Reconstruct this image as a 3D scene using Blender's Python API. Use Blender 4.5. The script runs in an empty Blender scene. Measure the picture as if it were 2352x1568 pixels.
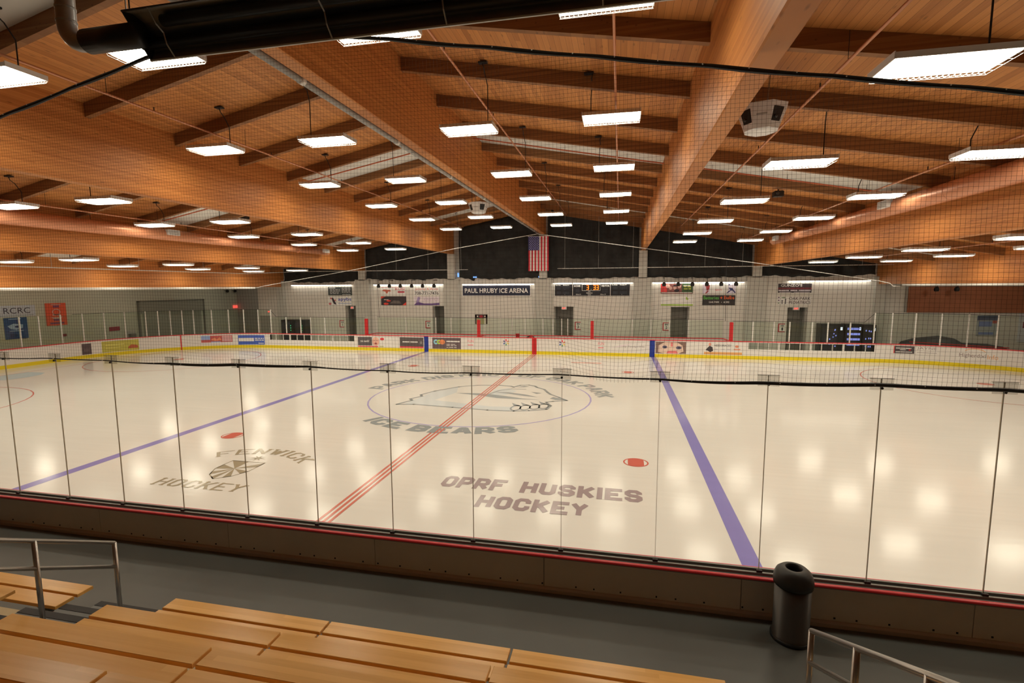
import bpy, math, random
from mathutils import Vector, Matrix
random.seed(7)
S = bpy.context.scene
COL = S.collection

# ------------------------------------------------------------------ camera, world, exposure
def set_camera():
    yaw, pitch, roll = .2118, .109, -.0046
    f0 = Vector((-math.sin(yaw), math.cos(yaw), 0)); r0 = Vector((math.cos(yaw), math.sin(yaw), 0)); u0 = Vector((0, 0, 1))
    fw = f0*math.cos(pitch) - u0*math.sin(pitch); up = u0*math.cos(pitch) + f0*math.sin(pitch)
    r = r0*math.cos(roll) + up*math.sin(roll); u = up*math.cos(roll) - r0*math.sin(roll)
    cd = bpy.data.cameras.new('camera'); c = bpy.data.objects.new('camera', cd); COL.objects.link(c)
    cd.sensor_width = 36; cd.lens = 1151.04*36/2352; cd.clip_start = .05; cd.clip_end = 200
    m = Matrix((r, u, -fw)).transposed().to_4x4(); m.translation = Vector((5.3677, -18.9555, 4.3669))
    c.matrix_world = m; S.camera = c
set_camera()
w = bpy.data.worlds.new('world'); S.world = w; w.use_nodes = True
w.node_tree.nodes['Background'].inputs[0].default_value = (.02, .025, .04, 1)
w.node_tree.nodes['Background'].inputs[1].default_value = .3
S.view_settings.view_transform = 'Standard'; S.view_settings.look = 'None'
S.view_settings.gamma = 1; S.view_settings.use_curve_mapping = False
S.view_settings.exposure = 0.0
S.cycles.use_denoising = True
S.cycles.max_bounces = 8; S.cycles.diffuse_bounces = 5; S.cycles.glossy_bounces = 3
S.cycles.transparent_max_bounces = 24; S.cycles.caustics_reflective = False; S.cycles.caustics_refractive = False
S.cycles.sample_clamp_indirect = 4
TINT = (1.0, .905, .70)          # colour of the fluorescent lamps
LAMP = 28.0                     # strength of a high-bay lamp
TUBE = 11.0                     # strength of the wall wash tubes
# added fill lights, out of view above the end girders, brightening the end walls
def add_end_fills():
    for x, ys in ((-25.8, (-6, 2, 10, 18)), (26.0, (-4, 5, 13))):
        for y in ys:
            d = bpy.data.lights.new('end_wall_fill', 'AREA'); d.shape = 'RECTANGLE'; d.size = 1.22; d.size_y = .6; d.energy = 48; d.color = TINT
            o = bpy.data.objects.new('end_wall_fill', d); COL.objects.link(o); o.location = (x, y, 5.6)
add_end_fills()

# ------------------------------------------------------------------ materials
def lin(c):
    c /= 255.0
    return c/12.92 if c <= .04045 else ((c+.055)/1.055)**2.4
def L3(r, g, b): return (lin(r), lin(g), lin(b))
def W3(r, g, b, k=1.0):   # colour of a thing seen under the warm lamps -> its own colour
    return tuple(min(.9, lin(c)/t*k) for c, t in zip((r, g, b), TINT))
MATS = {}
def nodes(m): return m.node_tree.nodes, m.node_tree.links
def mat(name, col, rough=.6, metal=0.0, spec=.4, var=0.0, scale=3.0, stretch=(1, 1, 1), bump=0.0, coat=0.0):
    if name in MATS: return MATS[name]
    m = bpy.data.materials.new(name); m.use_nodes = True; N, K = nodes(m); b = N['Principled BSDF']
    b.inputs['Base Color'].default_value = (*col, 1); b.inputs['Roughness'].default_value = rough
    b.inputs['Metallic'].default_value = metal; b.inputs['Specular IOR Level'].default_value = spec
    b.inputs['Coat Weight'].default_value = coat
    if var or bump:
        g = N.new('ShaderNodeNewGeometry'); mp = N.new('ShaderNodeMapping'); n = N.new('ShaderNodeTexNoise')
        mp.inputs['Scale'].default_value = stretch; n.inputs['Scale'].default_value = scale; n.inputs['Detail'].default_value = 5
        K.new(g.outputs['Position'], mp.inputs[0]); K.new(mp.outputs[0], n.inputs['Vector'])
        if var:
            r = N.new('ShaderNodeMapRange'); r.inputs[1].default_value = .3; r.inputs[2].default_value = .7
            r.inputs[3].default_value = 1-var; r.inputs[4].default_value = 1+var
            mx = N.new('ShaderNodeVectorMath'); mx.operation = 'SCALE'; mx.inputs[0].default_value = col
            K.new(n.outputs['Fac'], r.inputs[0]); K.new(r.outputs[0], mx.inputs['Scale']); K.new(mx.outputs[0], b.inputs['Base Color'])
        if bump:
            bu = N.new('ShaderNodeBump'); bu.inputs['Strength'].default_value = bump; bu.inputs['Distance'].default_value = .01
            K.new(n.outputs['Fac'], bu.inputs['Height']); K.new(bu.outputs[0], b.inputs['Normal'])
    MATS[name] = m; return m
def emit(name, col, s):
    if name in MATS: return MATS[name]
    m = bpy.data.materials.new(name); m.use_nodes = True; N, K = nodes(m); N.remove(N['Principled BSDF'])
    e = N.new('ShaderNodeEmission'); e.inputs[0].default_value = (*col, 1); e.inputs[1].default_value = s
    K.new(e.outputs[0], N['Material Output'].inputs[0]); MATS[name] = m; return m
def glass(name, tint, refl=.06):
    m = bpy.data.materials.new(name); m.use_nodes = True; N, K = nodes(m); N.remove(N['Principled BSDF'])
    t = N.new('ShaderNodeBsdfTransparent'); t.inputs[0].default_value = (*tint, 1)
    g = N.new('ShaderNodeBsdfGlossy'); g.inputs['Roughness'].default_value = .03
    f = N.new('ShaderNodeLayerWeight'); f.inputs[0].default_value = .5
    pw = N.new('ShaderNodeMath'); pw.operation = 'POWER'; pw.inputs[1].default_value = 5
    mu = N.new('ShaderNodeMath'); mu.operation = 'MULTIPLY_ADD'; mu.inputs[1].default_value = refl; mu.inputs[2].default_value = refl*.05
    mix = N.new('ShaderNodeMixShader'); K.new(f.outputs['Facing'], pw.inputs[0]); K.new(pw.outputs[0], mu.inputs[0]); K.new(mu.outputs[0], mix.inputs[0])
    K.new(t.outputs[0], mix.inputs[1]); K.new(g.outputs[0], mix.inputs[2]); K.new(mix.outputs[0], N['Material Output'].inputs[0])
    MATS[name] = m; return m
def plank_wood(name, c1, c2, width, axis=0, lam=None, rough=.55, groove=.35, spec=.3, grain=(30, 1.2, 30), knots=True):
    """boards of a given width laid side by side along one axis of the place; each board its own tone, grain along the board"""
    m = bpy.data.materials.new(name); m.use_nodes = True; N, K = nodes(m); b = N['Principled BSDF']
    g = N.new('ShaderNodeNewGeometry'); sp = N.new('ShaderNodeSeparateXYZ'); K.new(g.outputs['Position'], sp.inputs[0])
    d = N.new('ShaderNodeMath'); d.operation = 'DIVIDE'; d.inputs[1].default_value = width; K.new(sp.outputs[axis], d.inputs[0])
    fl = N.new('ShaderNodeMath'); fl.operation = 'FLOOR'; K.new(d.outputs[0], fl.inputs[0])
    fr = N.new('ShaderNodeMath'); fr.operation = 'FRACT'; K.new(d.outputs[0], fr.inputs[0])
    # butt joints along the board
    oth = 1 if axis != 1 else 0
    wn0 = N.new('ShaderNodeTexWhiteNoise'); wn0.noise_dimensions = '1D'; K.new(fl.outputs[0], wn0.inputs['W'])
    sh = N.new('ShaderNodeMath'); sh.operation = 'MULTIPLY_ADD'; sh.inputs[1].default_value = 7.0; K.new(wn0.outputs[0], sh.inputs[0]); K.new(sp.outputs[oth], sh.inputs[2])
    dv = N.new('ShaderNodeMath'); dv.operation = 'DIVIDE'; dv.inputs[1].default_value = 3.6; K.new(sh.outputs[0], dv.inputs[0])
    f2 = N.new('ShaderNodeMath'); f2.operation = 'FLOOR'; K.new(dv.outputs[0], f2.inputs[0])
    cb = N.new('ShaderNodeCombineXYZ'); K.new(fl.outputs[0], cb.inputs[0]); K.new(f2.outputs[0], cb.inputs[1])
    wn = N.new('ShaderNodeTexWhiteNoise'); wn.noise_dimensions = '2D'; K.new(cb.outputs[0], wn.inputs['Vector'])
    mp = N.new('ShaderNodeMapping'); mp.inputs['Scale'].default_value = grain; K.new(g.outputs['Position'], mp.inputs[0])
    n = N.new('ShaderNodeTexNoise'); n.inputs['Scale'].default_value = 1; n.inputs['Detail'].default_value = 6; K.new(mp.outputs[0], n.inputs['Vector'])
    ad = N.new('ShaderNodeMath'); ad.operation = 'MULTIPLY_ADD'; ad.inputs[1].default_value = .55; K.new(wn.outputs[0], ad.inputs[0])
    sc = N.new('ShaderNodeMath'); sc.operation = 'MULTIPLY'; sc.inputs[1].default_value = .6; K.new(n.outputs['Fac'], sc.inputs[0]); K.new(sc.outputs[0], ad.inputs[2])
    rp = N.new('ShaderNodeValToRGB'); rp.color_ramp.elements[0].position = .15; rp.color_ramp.elements[1].position = .85
    rp.color_ramp.elements[0].color = (*c1, 1); rp.color_ramp.elements[1].color = (*c2, 1); K.new(ad.outputs[0], rp.inputs[0])
    out = rp.outputs[0]
    if groove:
        gt = N.new('ShaderNodeMath'); gt.operation = 'LESS_THAN'; gt.inputs[1].default_value = .07; K.new(fr.outputs[0], gt.inputs[0])
        mr = N.new('ShaderNodeMath'); mr.operation = 'MULTIPLY_ADD'; mr.inputs[1].default_value = -groove; mr.inputs[2].default_value = 1; K.new(gt.outputs[0], mr.inputs[0])
        vs = N.new('ShaderNodeVectorMath'); vs.operation = 'SCALE'; K.new(out, vs.inputs[0]); K.new(mr.outputs[0], vs.inputs['Scale']); out = vs.outputs[0]
    if knots:
        mp2 = N.new('ShaderNodeMapping'); mp2.inputs['Scale'].default_value = (7, 2.2, 9); K.new(g.outputs['Position'], mp2.inputs[0])
        vo = N.new('ShaderNodeTexVoronoi'); vo.inputs['Scale'].default_value = 1; K.new(mp2.outputs[0], vo.inputs['Vector'])
        r2 = N.new('ShaderNodeMapRange'); r2.inputs[1].default_value = .05; r2.inputs[2].default_value = .17; r2.inputs[3].default_value = .62; r2.inputs[4].default_value = 1
        K.new(vo.outputs['Distance'], r2.inputs[0])
        v2 = N.new('ShaderNodeVectorMath'); v2.operation = 'SCALE'; K.new(out, v2.inputs[0]); K.new(r2.outputs[0], v2.inputs['Scale']); out = v2.outputs[0]
    K.new(out, b.inputs['Base Color']); b.inputs['Roughness'].default_value = rough; b.inputs['Specular IOR Level'].default_value = spec
    MATS[name] = m; return m

def ice_mat(name, col, var=.03, rough=.145):
    """glossy ice skin over paint: long faint resurfacing streaks along the rink"""
    if name in MATS: return MATS[name]
    m = bpy.data.materials.new(name); m.use_nodes = True; N, K = nodes(m); b = N['Principled BSDF']
    g = N.new('ShaderNodeNewGeometry'); mp = N.new('ShaderNodeMapping'); mp.inputs['Scale'].default_value = (.35, 7, 1); K.new(g.outputs['Position'], mp.inputs[0])
    n = N.new('ShaderNodeTexNoise'); n.inputs['Scale'].default_value = 1; n.inputs['Detail'].default_value = 4; K.new(mp.outputs[0], n.inputs['Vector'])
    mp2 = N.new('ShaderNodeMapping'); mp2.inputs['Scale'].default_value = (.25, .5, 1); K.new(g.outputs['Position'], mp2.inputs[0])
    n2 = N.new('ShaderNodeTexNoise'); n2.inputs['Scale'].default_value = 1; n2.inputs['Detail'].default_value = 3; K.new(mp2.outputs[0], n2.inputs['Vector'])
    ad = N.new('ShaderNodeMath'); ad.operation = 'ADD'; K.new(n.outputs['Fac'], ad.inputs[0]); K.new(n2.outputs['Fac'], ad.inputs[1])
    r = N.new('ShaderNodeMapRange'); r.inputs[1].default_value = .7; r.inputs[2].default_value = 1.3; r.inputs[3].default_value = 1-var; r.inputs[4].default_value = 1+var; K.new(ad.outputs[0], r.inputs[0])
    v = N.new('ShaderNodeVectorMath'); v.operation = 'SCALE'; v.inputs[0].default_value = col; K.new(r.outputs[0], v.inputs['Scale']); K.new(v.outputs[0], b.inputs['Base Color'])
    bu = N.new('ShaderNodeBump'); bu.inputs['Strength'].default_value = .12; bu.inputs['Distance'].default_value = .01; K.new(n.outputs['Fac'], bu.inputs['Height']); K.new(bu.outputs[0], b.inputs['Normal'])
    b.inputs['Roughness'].default_value = rough; b.inputs['IOR'].default_value = 1.31; b.inputs['Specular IOR Level'].default_value = .5
    MATS[name] = m; return m

DECK = plank_wood('deck_boards', L3(166, 106, 54), L3(202, 138, 77), .115, 0, groove=.4, grain=(22, 1.0, 6))
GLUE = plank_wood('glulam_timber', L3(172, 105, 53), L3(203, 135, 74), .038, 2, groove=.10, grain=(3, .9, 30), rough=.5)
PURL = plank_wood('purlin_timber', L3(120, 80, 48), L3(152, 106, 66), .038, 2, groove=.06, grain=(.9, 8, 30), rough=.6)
BENCH = plank_wood('varnished_maple', L3(224, 166, 84), L3(246, 192, 110), .05, 1, groove=0, grain=(1.3, 26, 10), rough=.25, spec=.5, knots=False)
WHITE = mat('white_paint', (.78, .78, .76), .45)
WALLP = mat('wall_paint', (.78, .76, .73), .7, var=.03, scale=1.2)
ENDW = mat('end_wall_paint', (.62, .64, .55), .7, var=.04, scale=.8)
CONC = mat('concrete_column', (.56, .56, .53), .8, var=.05, scale=2)
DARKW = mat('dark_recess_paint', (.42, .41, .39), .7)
DOORM = mat('door_grey', (.24, .23, .20), .5)
FLOORM = mat('sealed_concrete', (.105, .112, .106), .42, var=.1, scale=1.0, spec=.4)
FARFL = mat('far_concrete', (.3, .3, .29), .6, var=.06, scale=1)
PLY = mat('deck_plywood', L3(196, 178, 140), .6, var=.06, scale=2)
STEPM = mat('step_grey', (.20, .21, .21), .6, var=.05)
BLACKRUB = mat('black_rubber', (.02, .02, .022), .6)
BLACK = mat('black_paint', (.018, .018, .02), .45)
BLACKM = mat('black_steel', (.075, .075, .075), .4, metal=.3)
CURT = mat('black_curtain', (.028, .029, .030), .9, var=.3, scale=2)
BOARDW = mat('board_white', (.88, .87, .86), .35)
BOARDB = mat('board_back', (.72, .68, .62), .5, var=.04, scale=2)
RED = mat('red_plastic', (.62, .025, .03), .35)
REDRUB = mat('red_rail', (.74, .045, .06), .35)
YEL = mat('yellow_kick', (.88, .72, .02), .4)
BLUE = mat('blue_plastic', (.02, .05, .35), .4)
CHAN = mat('grey_channel', (.22, .22, .21), .4, metal=.2)
ALU = mat('aluminium', (.62, .62, .60), .4, metal=.3)
STEEL = mat('stainless_steel', (.52, .50, .48), .28, metal=.9)
GALV = mat('galvanised_pipe', (.36, .37, .38), .35, metal=.4)
PIPEG = mat('grey_pipe', (.36, .36, .35), .5)
PIPEW = mat('white_pipe', (.75, .74, .72), .4)
COPP = mat('tan_pipe', L3(208, 146, 112), .4, metal=.1)
DUCT = mat('tan_duct', L3(206, 140, 104), .38, metal=.2)
FIX = mat('white_enamel', (.80, .80, .80), .35)
CORD = mat('black_cord', (.02, .02, .02), .6)
NETM = mat('net_cord', (.022, .02, .018), .8)
SKYL = mat('skylight_panel', (.66, .66, .63), .5, var=.04, scale=1.5)
REDPIPE = mat('orange_pipe', L3(190, 96, 60), .5)
GLASSN = glass('clear_glass', (.99, .993, .985), .2)
GLASSF = glass('far_glass', (.93, .97, .93), .35)
CLIPM = mat('smoke_plastic', (.42, .42, .40), .3)
LAMPM = emit('lamp_glow', TINT, LAMP)
TUBEM = emit('tube_glow', (1, .9, .72), TUBE)
EXITM = emit('exit_glow', (1, .10, .07), 1.3)
DIGIT = emit('orange_digit', (1, .22, .02), 2.2)
SKYB = emit('evening_sky', (.25, .5, 1), 1.2)

# ------------------------------------------------------------------ builders
class MB:
    def __init__(s): s.v = []; s.f = []; s.m = []; s.k = 0; s.sm = False
    def add(s, vs, fs):
        o = len(s.v); s.v += [tuple(p) for p in vs]; s.f += [tuple(i+o for i in f) for f in fs]; s.m += [s.k]*len(fs); return s
    def box(s, x0, x1, y0, y1, z0, z1):
        return s.add([(x0, y0, z0), (x1, y0, z0), (x1, y1, z0), (x0, y1, z0), (x0, y0, z1), (x1, y0, z1), (x1, y1, z1), (x0, y1, z1)],
                     [(0, 3, 2, 1), (4, 5, 6, 7), (0, 1, 5, 4), (1, 2, 6, 5), (2, 3, 7, 6), (3, 0, 4, 7)])
    def bbox(s, x0, x1, y0, y1, z0, z1, b=.006):   # box with its upper edges eased
        v = []
        for (i, z) in ((0, z0), (0, z1-b), (b, z1)):
            v += [(x0+i, y0+i, z), (x1-i, y0+i, z), (x1-i, y1-i, z), (x0+i, y1-i, z)]
        f = [(0, 3, 2, 1), (8, 9, 10, 11)]
        for k in (0, 4):
            for i in range(4): j = (i+1) % 4; f.append((k+i, k+j, k+4+j, k+4+i))
        return s.add(v, f)
    def prism(s, poly, ax, a0, a1):     # polygon in the other two axes, swept along axis ax
        n = len(poly)
        def P(p, a): return ((a, p[0], p[1]), (p[0], a, p[1]), (p[0], p[1], a))[ax]
        v = [P(p, a0) for p in poly]+[P(p, a1) for p in poly]
        f = [tuple(range(n)), tuple(range(2*n-1, n-1, -1))]+[(i, i+n, (i+1) % n+n, (i+1) % n) for i in range(n)]
        return s.add(v, f)
    def tube(s, pts, r, n=8, caps=True):
        pts = [Vector(p) for p in pts]; rings = []; o = len(s.v); a = None
        for i, p in enumerate(pts):
            t = (pts[min(i+1, len(pts)-1)]-pts[max(i-1, 0)]).normalized()
            if a is None: a = t.orthogonal().normalized()
            a = (a-t*a.dot(t)).normalized(); b = t.cross(a); rr = r[i] if isinstance(r, (list, tuple)) else r
            rings.append([tuple(p+a*rr*math.cos(2*math.pi*k/n)+b*rr*math.sin(2*math.pi*k/n)) for k in range(n)])
        v = [q for R in rings for q in R]; f = []
        for i in range(len(pts)-1):
            for k in range(n): j = (k+1) % n; f.append((i*n+k, i*n+j, (i+1)*n+j, (i+1)*n+k))
        if caps: f += [tuple(range(n-1, -1, -1)), tuple(range((len(pts)-1)*n, len(pts)*n))]
        return s.add(v, f)
    def lathe(s, prof, cx, cy, n=32):
        v = []; f = []
        for (r, z) in prof: v += [(cx+r*math.cos(2*math.pi*k/n), cy+r*math.sin(2*math.pi*k/n), z) for k in range(n)]
        for i in range(len(prof)-1):
            for k in range(n): j = (k+1) % n; f.append((i*n+k, i*n+j, (i+1)*n+j, (i+1)*n+k))
        return s.add(v, f)
    def sphere(s, c, r, n=12, m=8, sc=(1, 1, 1)):
        v = []; f = []
        for i in range(m+1):
            th = math.pi*i/m
            for k in range(n): v.append((c[0]+sc[0]*r*math.sin(th)*math.cos(2*math.pi*k/n), c[1]+sc[1]*r*math.sin(th)*math.sin(2*math.pi*k/n), c[2]+sc[2]*r*math.cos(th)))
        for i in range(m):
            for k in range(n): j = (k+1) % n; f.append((i*n+k, (i+1)*n+k, (i+1)*n+j, i*n+j))
        return s.add(v, f)
    def build(s, name, mats, parent=None, smooth=False):
        me = bpy.data.meshes.new(name); w = origin(parent)
        me.from_pydata([(x-w[0], y-w[1], z-w[2]) for x, y, z in s.v], [], s.f)
        mats = mats if isinstance(mats, (list, tuple)) else [mats]
        for m in mats: me.materials.append(m)
        if len(mats) > 1: me.polygons.foreach_set('material_index', s.m)
        if smooth: me.polygons.foreach_set('use_smooth', [True]*len(me.polygons))
        me.update(); o = bpy.data.objects.new(name, me); COL.objects.link(o)
        if parent is not None: o.parent = parent
        return o
def origin(p):
    v = Vector((0, 0, 0))
    while p is not None: v += p.location; p = p.parent
    return v
def thing(name, label, cat, loc=(0, 0, 0), group=None):
    o = bpy.data.objects.new(name, None); COL.objects.link(o); o.location = loc; o.empty_display_size = .1
    return tag(o, label, cat, group)
def tag(o, label, cat, group=None):
    o['label'] = label; o['category'] = cat
    if group: o['group'] = group
    return o
def struct(o): o['kind'] = 'structure'; return o
def centred(o):          # put a one-mesh thing's origin at its base
    vs = o.data.vertices; n = len(vs); 
    c = Vector((sum(v.co.x for v in vs)/n, sum(v.co.y for v in vs)/n, min(v.co.z for v in vs)))
    for v in vs: v.co -= c
    o.location = c; return o
def copy_tree(o, parent=None):
    c = o.copy(); COL.objects.link(c); c.parent = parent
    for ch in [x for x in o.children]: copy_tree(ch, c)
    return c
ORD = ['first', 'second', 'third', 'fourth', 'fifth', 'sixth', 'seventh', 'eighth', 'ninth', 'tenth', 'eleventh', 'twelfth', 'thirteenth', 'fourteenth', 'fifteenth', 'sixteenth', 'seventeenth', 'eighteenth', 'nineteenth', 'twentieth', 'twenty-first', 'twenty-second', 'twenty-third', 'twenty-fourth', 'twenty-fifth', 'twenty-sixth']

TXT = {}
def text_geo(body, bold=0.0, spacing=1.0):
    k = (body, bold, spacing)
    if k not in TXT:
        cu = bpy.data.curves.new('text', 'FONT'); cu.body = body; cu.offset = bold; cu.resolution_u = 3; cu.space_character = spacing
        ob = bpy.data.objects.new('text', cu); COL.objects.link(ob)
        dg = bpy.context.evaluated_depsgraph_get(); me = ob.evaluated_get(dg).to_mesh()
        v = [tuple(x.co[:2]) for x in me.vertices]; f = [tuple(p.vertices) for p in me.polygons]
        ob.evaluated_get(dg).to_mesh_clear(); bpy.data.objects.remove(ob); bpy.data.curves.remove(cu)
        x0 = min(a for a, b in v); x1 = max(a for a, b in v); y0 = min(b for a, b in v); y1 = max(b for a, b in v)
        TXT[k] = ([((a-x0)/(x1-x0), (b-y0)/(y1-y0)) for a, b in v], f, (x1-x0)/(y1-y0))
    return TXT[k]
def P2(mb, fm, items_v, faces, lift): mb.add([fm(u, v, lift) for u, v in items_v], faces)
def draw(mb, fm, it, lift):
    """one flat mark in unit coordinates of a panel, sent to its place by fm(u, v, lift)"""
    k = it[0]
    if k == 'rect':
        _, u0, v0, u1, v1 = it[:5]; n = max(1, int(abs(u1-u0)*8))
        us = [u0+(u1-u0)*i/n for i in range(n+1)]
        P2(mb, fm, [(u, v0) for u in us]+[(u, v1) for u in us], [(i, i+1, n+2+i, n+1+i) for i in range(n)], lift)
    elif k == 'text':
        _, s, u0, v0, u1, v1 = it[:6]; b = it[6] if len(it) > 6 else .012
        v, f, _a = text_geo(s, b)
        P2(mb, fm, [(u0+(u1-u0)*a, v0+(v1-v0)*c) for a, c in v], f, lift)
    elif k == 'block':      # word, box, stroke weight, serif
        _, s, u0, v0, u1, v1, wt, sf = it
        for n, q in enumerate(block_word(s, wt, sf)[0]): P2(mb, fm, [(u0+(u1-u0)*a, v0+(v1-v0)*c) for a, c in q], [(0, 1, 2, 3)], lift+(n % 13)*.0002)
    elif k == 'blockarc':   # word round a circle: centre, inner radius, height, start and end angle, outward top
        _, s, cu, cv, r, h, a0, a1, outw, wt, sf = it
        for n, q in enumerate(block_word(s, wt, sf)[0]):
            m = []
            for i in range(4):
                for t in (0, .5): m.append(tuple(q[i][j]*(1-t)+q[(i+1) % 4][j]*t for j in (0, 1)))
            pts = []
            for a, c in m:
                an = math.radians(a0+(a1-a0)*a); rr = r+h*c if outw else r-h*c
                pts.append((cu+rr*math.cos(an), cv+rr*math.sin(an)))
            P2(mb, fm, pts, [tuple(range(8))], lift+(n % 13)*.0002)
    elif k == 'poly': P2(mb, fm, it[1], [tuple(range(len(it[1])))], lift)
    elif k == 'disc':
        _, u, v, ru, rv = it[:5]; n = 20
        P2(mb, fm, [(u+ru*math.cos(2*math.pi*i/n), v+rv*math.sin(2*math.pi*i/n)) for i in range(n)], [tuple(range(n))], lift)
    elif k == 'ring':
        _, u, v, ru, rv, t = it[:6]; n = 48
        P2(mb, fm, [(u+q*ru*math.cos(2*math.pi*i/n), v+q*rv*math.sin(2*math.pi*i/n)) for q in (1-t, 1) for i in range(n)],
           [(i, (i+1) % n, n+(i+1) % n, n+i) for i in range(n)], lift)
    elif k == 'arc':     # letters set round a circle: text, centre, radius, height, start and end angle (deg), outward top or not
        _, s, cu, cv, r, h, a0, a1, outw = it[:9]; b = it[9] if len(it) > 9 else .02
        adv = []
        for ch in s: adv.append(.42 if ch == ' ' else max(.34, text_geo(ch, b)[2])+.16)
        tot = sum(adv); x = 0
        for ch, ad in zip(s, adv):
            if ch != ' ':
                v, f, asp = text_geo(ch, b); w0 = x/tot; w1 = (x+ad-.16)/tot
                pts = []
                for a, c in v:
                    an = math.radians(a0+(a1-a0)*(w0+(w1-w0)*a)); rr = r+h*c if outw else r-h*c
                    pts.append((cu+rr*math.cos(an), cv+rr*math.sin(an)))
                P2(mb, fm, pts, f, lift)
            x += ad
BLOCK = dict(A=[[(0, 0), (1.5, 6), (2.5, 6), (4, 0)], [(.8, 2), (3.2, 2)]], B=[[(0, 0), (0, 6), (3, 6), (4, 5.2), (4, 3.8), (3.2, 3), (4, 2.2), (4, .8), (3, 0), (0, 0)], [(0, 3), (3.2, 3)]],
    C=[[(4, 4.2), (4, 5), (3, 6), (1, 6), (0, 5), (0, 1), (1, 0), (3, 0), (4, 1), (4, 1.8)]], D=[[(0, 0), (0, 6), (3, 6), (4, 5), (4, 1), (3, 0), (0, 0)]], E=[[(4, 6), (0, 6), (0, 0), (4, 0)], [(0, 3), (3.2, 3)]],
    F=[[(4, 6), (0, 6), (0, 0)], [(0, 3), (3.2, 3)]], H=[[(0, 0), (0, 6)], [(4, 0), (4, 6)], [(0, 3), (4, 3)]], I=[[(0, 0), (0, 6)]], K=[[(0, 0), (0, 6)], [(4, 6), (.6, 2.7)], [(1.4, 3.5), (4, 0)]],
    N=[[(0, 0), (0, 6), (4, 0), (4, 6)]], O=[[(0, 1), (0, 5), (1, 6), (3, 6), (4, 5), (4, 1), (3, 0), (1, 0), (0, 1)]], P=[[(0, 0), (0, 6), (3, 6), (4, 5), (4, 3.4), (3, 2.5), (0, 2.5)]],
    R=[[(0, 0), (0, 6), (3, 6), (4, 5), (4, 3.4), (3, 2.5), (0, 2.5)], [(2, 2.5), (4, 0)]], S=[[(4, 4.5), (4, 5), (3, 6), (1, 6), (0, 5), (0, 4), (1, 3.1), (3, 2.9), (4, 2), (4, 1), (3, 0), (1, 0), (0, 1), (0, 1.5)]],
    T=[[(0, 6), (4, 6)], [(2, 6), (2, 0)]], U=[[(0, 6), (0, 1), (1, 0), (3, 0), (4, 1), (4, 6)]], W=[[(0, 6), (1.1, 0), (2, 4.5), (2.9, 0), (4, 6)]], Y=[[(0, 6), (2, 3), (4, 6)], [(2, 3), (2, 0)]])
def block_word(body, w=1.25, serif=False, space=2.2):
    """angular painted capitals as polygons in a unit box"""
    P = []; x = 0; gap = .8+(.7 if serif else 0)
    for ch in body:
        if ch == ' ': x += space; continue
        G = BLOCK[ch]; wd = max(p[0] for l in G for p in l)
        for l in G:
            for (a, b) in zip(l[:-1], l[1:]):
                d = Vector(b)-Vector(a); L = d.length; e = d/L; n = Vector((-e.y, e.x)); hw = w/2*(.55 if serif and abs(e.y) < .6 else 1)
                A, B = Vector(a)-e*hw*.41, Vector(b)+e*hw*.41
                if a in ((0, 0), (0, 6), (4, 6)) and abs(e.x*e.y) < .01: A = Vector(a)-e*hw
                if b in ((0, 0), (0, 6), (4, 0)) and abs(e.x*e.y) < .01: B = Vector(b)+e*hw
                P.append([(x+w/2+q.x, w/2+q.y) for q in (A-n*hw, B-n*hw, B+n*hw, A+n*hw)])
            if serif:
                for q in (l[0], l[-1]):
                    if q[1] in (0, 6): P.append([(x+w/2+q[0]+u, w/2+q[1]+v) for u, v in ((-1.0, -.25), (1.0, -.25), (1.0, .25), (-1.0, .25))])
        x += wd+w+gap
    x -= gap; h = 6+w
    return [[(a/x, b/h) for a, b in q] for q in P], x/h
def flat(O, U, V):
    O, U, V = Vector(O), Vector(U), Vector(V); n = U.cross(V).normalized()
    return lambda u, v, l: tuple(O+U*u+V*v+n*l)
def colmat(c, rough=.5):
    if not isinstance(c, tuple): return c
    return mat('paint_%d_%d_%d' % c, W3(*c, 1.45), rough)
def panel(name, label, cat, O, U, V, base, items, thick=.03, group=None, back='board', frame=None):
    fm = flat(O, U, V); O = Vector(O); U = Vector(U); V = Vector(V); n = U.cross(V).normalized()
    t = thing(name, label, cat, tuple(O), group)
    mb = MB(); c = [O, O+U, O+U+V, O+V]; mb.add([tuple(p+n*d) for d in (0, thick) for p in c], [(0, 3, 2, 1), (4, 5, 6, 7), (0, 1, 5, 4), (1, 2, 6, 5), (2, 3, 7, 6), (3, 0, 4, 7)])
    mb.build(back, colmat(base), t)
    if frame:
        fb = MB(); w = frame[1]; lu, lv = U.length, V.length; a, b = w/lu, w/lv
        for r in ((-a, -b, 1+a, 0), (-a, 1, 1+a, 1+b), (-a, 0, 0, 1), (1, 0, 1+a, 1)):
            q = [fm(u, v, d) for d in (0, thick+.015) for u, v in ((r[0], r[1]), (r[2], r[1]), (r[2], r[3]), (r[0], r[3]))]
            fb.add(q, [(0, 3, 2, 1), (4, 5, 6, 7), (0, 1, 5, 4), (1, 2, 6, 5), (2, 3, 7, 6), (3, 0, 4, 7)])
        fb.build('frame', colmat(frame[0]), t)
    marks(t, fm, items, thick)
    return t
def marks(t, fm, items, base=.0, step=.003):
    for k, (pn, c, its) in enumerate(items):
        mb = MB()
        for it in its: draw(mb, fm, it, base+step*(k+1))
        mb.build(pn, colmat(c), t)

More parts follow.
